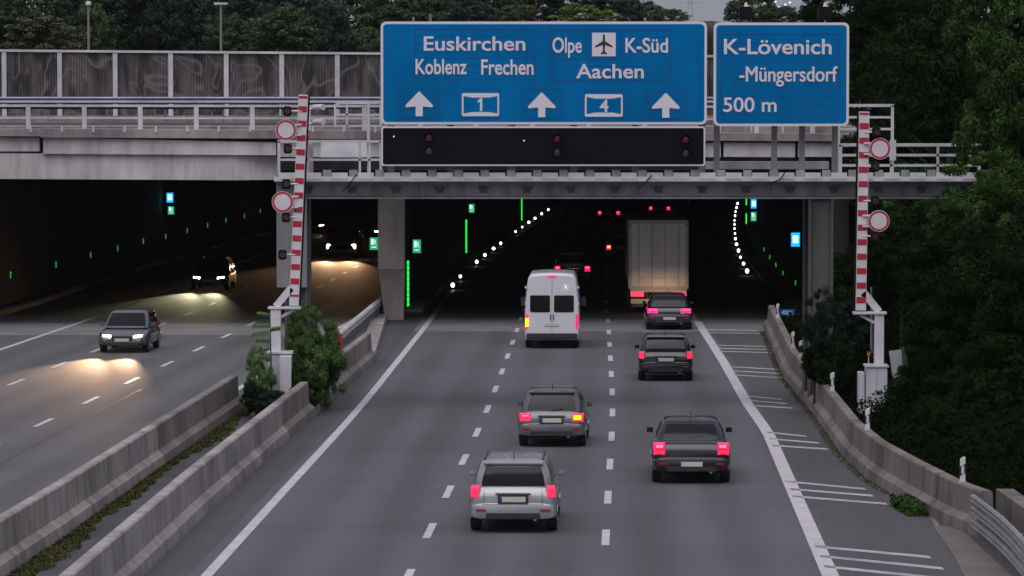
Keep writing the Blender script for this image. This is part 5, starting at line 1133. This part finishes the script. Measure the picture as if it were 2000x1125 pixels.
def bankz(x, y):
    x0 = FBR(y) + .55; c = x - x0
    t = np.interp(c, [0, .8, 2.5, 4.5, 7, 10, 14, 40], [0, .25, .8, 1.7, 3.0, 4.4, 5.3, 5.6]) / 5.6; z0 = RZ(y) + .1
    return float(z0 + (4.3 - z0) * min(1, max(0, t)))
# --- background row beyond the bridge
ZG = 4.1
far_trees = [
 # px, py, rx, ry, Y, kind, mat, label
 (-40, 20, 90, 85, 330, 'F', 'dark', 'dark tree at the upper left corner behind the noise wall'),
 (85, 75, 70, 48, 262, 'G', 'olive', 'dull olive bush over the noise wall near the left corner'),
 (60, 10, 80, 70, 320, 'G', 'mid', 'green tree above the olive bush at the upper left'),
 (185, 62, 42, 60, 270, 'F', 'mid', 'fresh green tree right beside the globe lamp post'),
 (140, 0, 70, 60, 350, 'F', 'deep', 'dark tree behind the globe lamp post'),
 (275, 40, 85, 85, 300, 'G', 'dark', 'almost black tree between the two background lamp posts'),
 (345, 55, 60, 70, 290, 'F', 'dark', 'black green tree left of the double headed lamp post'),
 (398, 45, 45, 75, 300, 'G', 'deep', 'narrow blue green tree by the double headed lamp post'),
 (445, 72, 42, 42, 258, 'F', 'mid', 'rounded mid green tree right of the double headed lamp post'),
 (470, 10, 70, 50, 360, 'G', 'deep', 'dark crown high behind the rounded green trees'),
 (550, 62, 66, 50, 255, 'F', 'mid', 'broad fresh green tree above the noise wall, left of centre'),
 (600, 8, 80, 52, 350, 'F', 'deep', 'dark tree towering behind the broad green tree'),
 (640, 60, 50, 60, 290, 'G', 'deep', 'dull dark tree right of the broad green tree'),
 (695, 35, 60, 75, 310, 'F', 'mid', 'green tree left of the wide blue sign'),
 (722, 82, 26, 32, 250, 'G', 'olive', 'yellowish bush touching the left edge of the wide blue sign'),
 (755, 8, 60, 60, 350, 'G', 'dark', 'dark tree behind the upper left corner of the wide sign'),
 (800, 30, 55, 45, 300, 'F', 'mid', 'muted green tree over the left part of the wide sign'),
 (860, 12, 65, 55, 330, 'G', 'olive', 'brownish green tree over the wide sign lettering'),
 (915, 30, 50, 40, 290, 'F', 'deep', 'bluish green tree over the wide sign'),
 (965, 5, 65, 50, 340, 'F', 'deep', 'dark tree crown rising over the middle of the wide sign'),
 (1010, 35, 45, 28, 280, 'G', 'olive', 'low brownish bush peeking over the middle of the wide sign'),
 (1060, 10, 50, 42, 330, 'G', 'dark', 'very dark tree left of the pale green bush over the sign'),
 (1140, 34, 60, 26, 265, 'F', 'light', 'pale green rounded bush over the aeroplane symbol'),
 (1120, 0, 70, 30, 370, 'F', 'deep', 'dark tree top behind the pale green bush'),
 (1190, -2, 70, 34, 380, 'G', 'olive', 'olive tree top above the aeroplane symbol'),
 (1228, 26, 34, 30, 300, 'G', 'deep', 'small dark tree right of the pale green bush'),
 (1268, 28, 34, 24, 420, 'F', 'olive', 'small hazy tree where the sky begins over the wide sign'),
 (1310, 34, 36, 18, 480, 'G', 'olive', 'low hazy shrub under the open sky'),
 (1470, 22, 50, 44, 420, 'F', 'mid', 'grey green tree behind the black detector on the exit sign'),
 (1525, 40, 44, 30, 450, 'G', 'deep', 'low bluish tree between the two detectors'),
]
for (px, py, rx, ry, Y, kd, m, lab) in far_trees:
    m = {'dark': 'hazed_dark', 'mid': 'hazed_mid', 'deep': 'hazed_deep'}.get(m, m)
    tree(px, py, rx * 1.12, ry * 1.12, Y, kd, m, lab, ZG, group='trees beyond the bridge')
# undergrowth filling the wood behind
mb_me = crown_mesh('under', 200, 45000, .03, 9, squash=.6, crad=(.06, .14))
o = bpy.data.objects.new('distant_wood', mb_me); mb_me.materials.append(LM['hazed_dark']); COL.objects.link(o); o.location = (gx(520, 400), 400, 5.5); o.scale = (gx(1190, 400) - gx(560, 400), 12, 12)
tag(o, kind='stuff')
# --- right bank trees
rt = [
 (1660, 40, 110, 95, 190, 'A', 'dark', 'dark tree rising behind the exit sign corner'),
 (1800, -40, 150, 130, 178, 'B', 'dark', 'tall black green tree at the top right, behind the railing'),
 (1745, 190, 95, 130, 160, 'C', 'dark', 'dark tree directly behind the gantry railing'),
 (1800, 290, 110, 90, 168, 'B', 'dark', 'dark leafy tree filling the space behind the far railing end'),
 (1700, 330, 70, 80, 171, 'A', 'dark', 'dark foliage between the exit sign and the right boom'),
 (1850, 150, 120, 150, 150, 'A', 'dark', 'big dark tree behind the right boom'),
 (1960, 60, 110, 130, 128, 'C', 'mid', 'leafy tree with lighter sprays at the upper right corner'),
 (1985, 330, 100, 100, 125, 'A', 'dark', 'dark tree behind the overgrown end of the gantry'),
 (1985, 200, 105, 150, 120, 'S', 'mid', 'yellow green leafy tree at the right frame edge'),
 (1930, 400, 95, 85, 116, 'S', 'mid', 'tree whose branches overgrow the right end of the gantry'),
 (1800, 440, 95, 95, 136, 'S', 'mid', 'mid green bush right of the lower round sign'),
 (1760, 520, 90, 90, 131, 'C', 'dark', 'dark bush behind the brace of the right boom'),
 (1690, 560, 85, 80, 140, 'B', 'dark', 'dark shrub at the foot of the gantry leg'),
 (1650, 650, 66, 62, 137, 'C', 'deep', 'bluish shrub left of the right boom mast'),
 (1605, 620, 34, 50, 150, 'A', 'dark', 'small dark shrub behind the delineators'),
 (1603, 640, 34, 62, 121.8, 'S', 'deep', 'shrub growing in front of the right gantry leg'),
 (1632, 725, 44, 55, 121, 'A', 'dark', 'dark shrub between the gantry leg and the control cabinet'),
 (1590, 705, 26, 40, 122, 'B', 'dark', 'small shrub touching the barrier below the gantry leg'),
 (1860, 560, 110, 110, 119, 'A', 'dark', 'large dark tree right of the boom mast'),
 (1960, 560, 110, 140, 111, 'S', 'dark', 'deep shaded tree at the right frame edge, mid height'),
 (1850, 720, 100, 95, 114, 'S', 'dark', 'dark bush behind the leaning white board'),
 (1960, 760, 100, 110, 104, 'A', 'dark', 'black green bush above the near delineator'),
 (1900, 850, 100, 75, 104, 'C', 'dark', 'low dark bush right of the cabinet, behind the barrier'),
 (1985, 900, 70, 80, 97, 'B', 'dark', 'green bush at the lower right behind the wall'),
 (1790, 790, 60, 60, 115, 'A', 'deep', 'bluish bush beside the control cabinet'),
 (1880, 800, 80, 70, 108, 'S', 'dark', 'dark spreading shrub right of the white control cabinet'),
 (1945, 930, 70, 60, 98, 'S', 'dark', 'dark shrub hanging over the low wall at the lower right'),
 (1815, 870, 60, 34, 107, 'C', 'dark', 'low weedy shrub behind the barrier below the cabinet'),
]
for (px, py, rx, ry, Y, kd, m, lab) in rt:
    c = P(px, py, Y); zg = bankz(c.x, Y); 
    tree(px, py, rx, ry, Y, kd, m, lab, min(zg, c.z - .3), name='deciduous_tree' if ry > 88 else 'shrub', cat='tree' if ry > 88 else 'shrub', group='trees and shrubs on the right bank', ryd=max(1.2, min(2.2, rx * Y / F * .9)) if Y > 140 else max(.9, rx * Y / F * .8))
# ground cover on the right bank
def cover(name, n, ls, seed, xf, zf, y0, y1, m, h=.35, kind='stuff'):
    rng = np.random.default_rng(seed); ys = rng.uniform(y0, y1, n); xs = np.array([xf(y, u) for y, u in zip(ys, rng.random(n))]); zs = np.array([zf(x, y) for x, y in zip(xs, ys)]) + rng.random(n) ** 1.5 * h
    p = np.stack([xs, ys, zs], 1); nr = rng.normal(size=(n, 3)) + np.array([0, 0, .8]); nr /= np.linalg.norm(nr, axis=1)[:, None]
    t = np.cross(nr, rng.normal(size=(n, 3))); t /= np.linalg.norm(t, axis=1)[:, None]; bt = np.cross(nr, t); s = ls * rng.uniform(.5, 1.4, n)[:, None]
    v = np.stack([p - t * s, p + bt * s * .4, p + t * s, p - bt * s * .4], 1).reshape(-1, 3)
    me = bpy.data.meshes.new(name); me.vertices.add(len(v)); me.vertices.foreach_set('co', v.astype(np.float32).ravel()); me.loops.add(n * 4); me.loops.foreach_set('vertex_index', np.arange(n * 4, dtype=np.int32))
    me.polygons.add(n); me.polygons.foreach_set('loop_start', np.arange(0, n * 4, 4, dtype=np.int32)); me.update(); me.validate(); me.materials.append(LM[m])
    o = bpy.data.objects.new(name, me); COL.objects.link(o); tag(o, kind=kind); return o
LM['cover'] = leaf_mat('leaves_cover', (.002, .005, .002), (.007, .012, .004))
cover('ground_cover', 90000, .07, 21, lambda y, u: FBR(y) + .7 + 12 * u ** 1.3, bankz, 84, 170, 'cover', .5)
M_moss = leaf_mat('moss', (.030, .036, .012), (.085, .085, .035)); LM['moss'] = M_moss
def moss_x(y, u): return FB2(y) + .02 + (.10 + .32 * abs(math.sin(y * .21) * math.sin(y * .083 + 1)) + .1 * math.sin(y * 1.7) ** 2) * u * 1.3
cover('moss', 26000, .035, 22, moss_x, lambda x, y: RZ(y), 70, 126, 'moss', .06)
cover('weeds', 2600, .05, 23, lambda y, u: FBR(y) - .03 - .42 * u ** 1.6, lambda x, y: RZ(y), 90.6, 93.2, 'mid', .26)
cover('moss', 5000, .03, 24, lambda y, u: FBR(y) - .02 - .18 * u ** 2, lambda x, y: RZ(y), 96, 168, 'moss', .03)
# --- median bushes
def bush(px, py, rx, ry, Y, kd, m, label, ryd=None):
    c = P(px, py, Y); return tree(px, py, rx, ry, Y, kd, m, label, RZ(Y), name='bush', cat='bush', ryd=ryd, group='bushes on the median')
bush(608, 700, 56, 84, 123.2, 'S', 'bush', 'large airy green bush right of the left boom cabinet', 1.1)
bush(640, 700, 30, 70, 124.0, 'B', 'bush', 'edge of greenery closest to the red rail end', .6)
bush(590, 655, 30, 56, 122.9, 'S', 'bush', 'upper spray of leaves directly right of the boom mast', .5)
bush(596, 758, 40, 46, 121.2, 'B', 'mid', 'dark low bush against the right hand barrier', .5)
bush(506, 738, 28, 50, 120.6, 'S', 'bush', 'leafy bush left of the boom cabinet', .5)
bush(500, 775, 30, 34, 120.2, 'B', 'deep', 'bluish dark bush at the end of the left barrier', .5)
bush(543, 792, 46, 30, 119.2, 'A', 'deep', 'low creeping bush in front of the boom cabinet', .5)
# feathery shoots
def frond(root, x, y, z, dx, dz, L, n=15):
    mb = MB(); 
    for i in range(n):
        t = (i + 1) / n; p = Vector((x + dx * L * t, y, z + dz * L * t - .25 * L * t * t * .6))
        for s in (-1, 1):
            q = p + Vector((.02, s * .02, s * .0)); e = p + Vector((-dz * s * .09 - .02, -.06 * s, abs(dx) * s * .04 - .10)) 
            w = Vector((.018, 0, .006)); mb.add([p - w, p + w, e + w * .3, e - w * .3], [(0, 1, 2, 3)])
    return mb
fr_root = empty('tree_of_heaven_sapling', (gx(530, 121), 121.0, RZ(121)), 'sapling with feathery leaf fronds sticking out left of the boom mast', 'sapling')
base = fr_root.location
stem = MB().tube((0, 0, 0), (-.05, 0, gz(610, 121) - base.z), .03, .012); stem.build('stem', M_bark, fr_root)
for (py, dx, dz, L) in ((612, -1, .30, .42), (632, -1, .12, .60), (646, -1, .05, .62), (662, -1, .2, .50), (676, -1, -.1, .46), (694, -1, .15, .4), (640, .9, .3, .4)):
    frond(fr_root, -.05, -.1, gz(py, 121) - base.z, dx, dz, L * .8).build('frond', LM['bush'], fr_root)
# ------------------------------------------------------------------ lamp posts, pylons, hill, far lights
def lamp_post(px, ytop, Y, label, double=False):
    d = Local('street_lamp', (gx(px, Y), Y, ZG), label, 'street lamp')
    d.part('pole', MB().tube((gx(px, Y), Y, ZG), (gx(px, Y), Y, gz(ytop, Y)), .09, .06), mat('lamp_pole', (.22, .19, .18), .6))
    if double: d.part('lamp_head', MB().box(gx(px - 13, Y), gx(px + 13, Y), Y - .1, Y + .1, gz(ytop, Y), gz(ytop, Y) + .12), M_rail)
    elif ytop < 20:
        c = Vector((gx(px, Y), Y, gz(ytop - 2, Y))); rings = []
        for a in np.linspace(-85, 85, 8):
            a = math.radians(a); rings.append([(c.x + .16 * math.cos(a) * math.cos(t), c.y + .16 * math.cos(a) * math.sin(t), c.z + .16 * math.sin(a)) for t in np.linspace(0, 6.283, 11)[:-1]])
        d.part('lamp_head', MB().loft(rings), M_whitep, smooth=True)
lamp_post(175, 10, 232, 'street lamp with round head above the noise wall at the left')
lamp_post(433, 9, 236, 'street lamp with double head among the trees', True)
lamp_post(808, 33, 200, 'short pole sticking up over the left part of the wide sign'); lamp_post(841, 27, 200, 'slightly taller pole beside the short one over the wide sign')
hill = MB(); v = []; f = []
xs = np.linspace(gx(1240, 5200), gx(1700, 5200), 40)
for x in xs:
    t = (x - xs[0]) / (xs[-1] - xs[0]); h = 7.0 + 4 * math.exp(-((t - .30) / .12) ** 2) + 1.5 * math.exp(-((t - .65) / .2) ** 2) + .5 * math.sin(t * 41); v += [(x, 5200, 0), (x, 5300, h), (x, 5500, h * .9), (x, 5700, 0)]
for i in range(39):
    for j in range(3): a = i * 4 + j; f.append((a, a + 1, a + 5, a + 4))
tag(hill.add(v, f).build('hills', M_grass), kind='structure')
def pylon(px, ytop, Y, label):
    h = gz(ytop, Y) - 4; x = gx(px, Y); d = Local('power_pylon', (x, Y, 4), label, 'pylon', 'far power pylons'); mb = MB(); w = h * .09
    for sx_ in (-1, 1):
        for sy in (-1, 1): mb.bar((x + sx_ * w, Y + sy * w, 4), (x, Y, 4 + h), h * .007)
    for k in range(8):
        t = k / 8; t2 = (k + 1) / 8; mb.bar((x - w * (1 - t), Y - w * (1 - t), 4 + h * t), (x + w * (1 - t2), Y - w * (1 - t2), 4 + h * t2), h * .004)
        mb.bar((x + w * (1 - t), Y - w * (1 - t), 4 + h * t), (x - w * (1 - t2), Y - w * (1 - t2), 4 + h * t2), h * .004)
    d.part('mast', mb, M_steel)
    for tz, hwid in ((.62, .22), (.78, .28), (.92, .16)): d.part('crossarm', MB().bar((x - h * hwid, Y, 4 + h * tz), (x + h * hwid, Y, 4 + h * tz), h * .008), M_steel)
pylon(1347, -35, 1500, 'lattice power pylon in the pale sky, left of the exit sign detector'); pylon(1530, -20, 1900, 'faint lattice pylon between the two detectors')
for i, (px, py) in enumerate(((1492, 5), (1505, 8), (1513, 3), (1520, 14), (1532, 9), (1541, 5), (1546, 16), (1534, 18))):
    rings = []; r = .34; Yf = 1400
    for a in np.linspace(-80, 80, 6):
        a = math.radians(a); rings.append([(r * math.cos(a) * math.cos(t), r * math.cos(a) * math.sin(t), r * math.sin(a)) for t in np.linspace(0, 6.283, 9)[:-1]])
    d = Local('floodlight_mast', (gx(px, Yf), Yf, 4), 'tiny distant floodlight twinkling above the trees between the two detectors', 'floodlight', 'distant floodlights')
    d.part('pole', MB().tube((gx(px, Yf), Yf, 4), (gx(px, Yf), Yf, gz(py, Yf)), .15), M_steel)
    q = MB().loft(rings); q.v = [(a + gx(px, Yf), b + Yf - .6, c + gz(py, Yf)) for a, b, c in q.v]; d.part('lamp', q, emit('far_lamp', (1, .95, .9), 1.2), smooth=True)
# ------------------------------------------------------------------ haze
hz = MB().box(-4200, 4200, -75, 8200, -16, 75).build('haze', [])
hm = bpy.data.materials.new('haze'); hm.use_nodes = True; hn = hm.node_tree; hn.nodes.remove(hn.nodes['Principled BSDF'])
pv = hn.nodes.new('ShaderNodeVolumePrincipled'); pv.inputs['Density'].default_value = .000035; pv.inputs['Color'].default_value = (.86, .88, .93, 1); pv.inputs['Anisotropy'].default_value = 0
hn.links.new(pv.outputs[0], hn.nodes['Material Output'].inputs['Volume']); hz.data.materials.append(hm); tag(hz, kind='stuff')
# ------------------------------------------------------------------ light
w = bpy.data.worlds.new('World'); scene.world = w; w.use_nodes = True; nt = w.node_tree; bg = nt.nodes['Background']
sky = nt.nodes.new('ShaderNodeTexSky'); sky.sky_type = 'NISHITA'; sky.sun_disc = False
EL, ROT = 62.0, 195.0
sky.sun_elevation = math.radians(EL); sky.sun_rotation = math.radians(ROT); sky.dust_density = 4; sky.air_density = 1.2
hs = nt.nodes.new('ShaderNodeHueSaturation'); hs.inputs['Saturation'].default_value = .38
tint = nt.nodes.new('ShaderNodeMix'); tint.data_type = 'RGBA'; tint.blend_type = 'MULTIPLY'; tint.inputs[0].default_value = 1; tint.inputs[7].default_value = (1.0, .93, 1.0, 1)
nt.links.new(sky.outputs[0], hs.inputs['Color']); nt.links.new(hs.outputs[0], tint.inputs[6]); cloud = nt.nodes.new('ShaderNodeMix'); cloud.data_type = 'RGBA'; cloud.inputs[0].default_value = .7; cloud.inputs[7].default_value = (2.35, 2.45, 2.95, 1)
nt.links.new(tint.outputs[2], cloud.inputs[6]); nt.links.new(cloud.outputs[2], bg.inputs['Color'])
bg.inputs['Strength'].default_value = .15
sd = bpy.data.lights.new('sun', 'SUN'); sd.energy = 1.95; sd.angle = math.radians(70); sd.color = (1.0, .955, .98)
so = bpy.data.objects.new('sun', sd); COL.objects.link(so)
# direction towards the sun: blender nishita rotation measured clockwise from +Y
az = math.radians(ROT); tod = Vector((math.sin(az) * math.cos(math.radians(EL)), math.cos(az) * math.cos(math.radians(EL)), math.sin(math.radians(EL))))
so.rotation_euler = tod.to_track_quat('Z', 'Y').to_euler(); so.location = (0, 0, 60)
vs = scene.view_settings; vs.view_transform = 'Standard'; vs.look = 'None'; vs.exposure = -.1; vs.gamma = 1
scene.render.engine = 'CYCLES'
cy = scene.cycles; cy.use_denoising = True; cy.max_bounces = 5; cy.diffuse_bounces = 3; cy.glossy_bounces = 3; cy.sample_clamp_indirect = 3; cy.sample_clamp_direct = 0; cy.volume_bounces = 0
try: cy.denoiser = 'OPENIMAGEDENOISE'
except Exception: pass
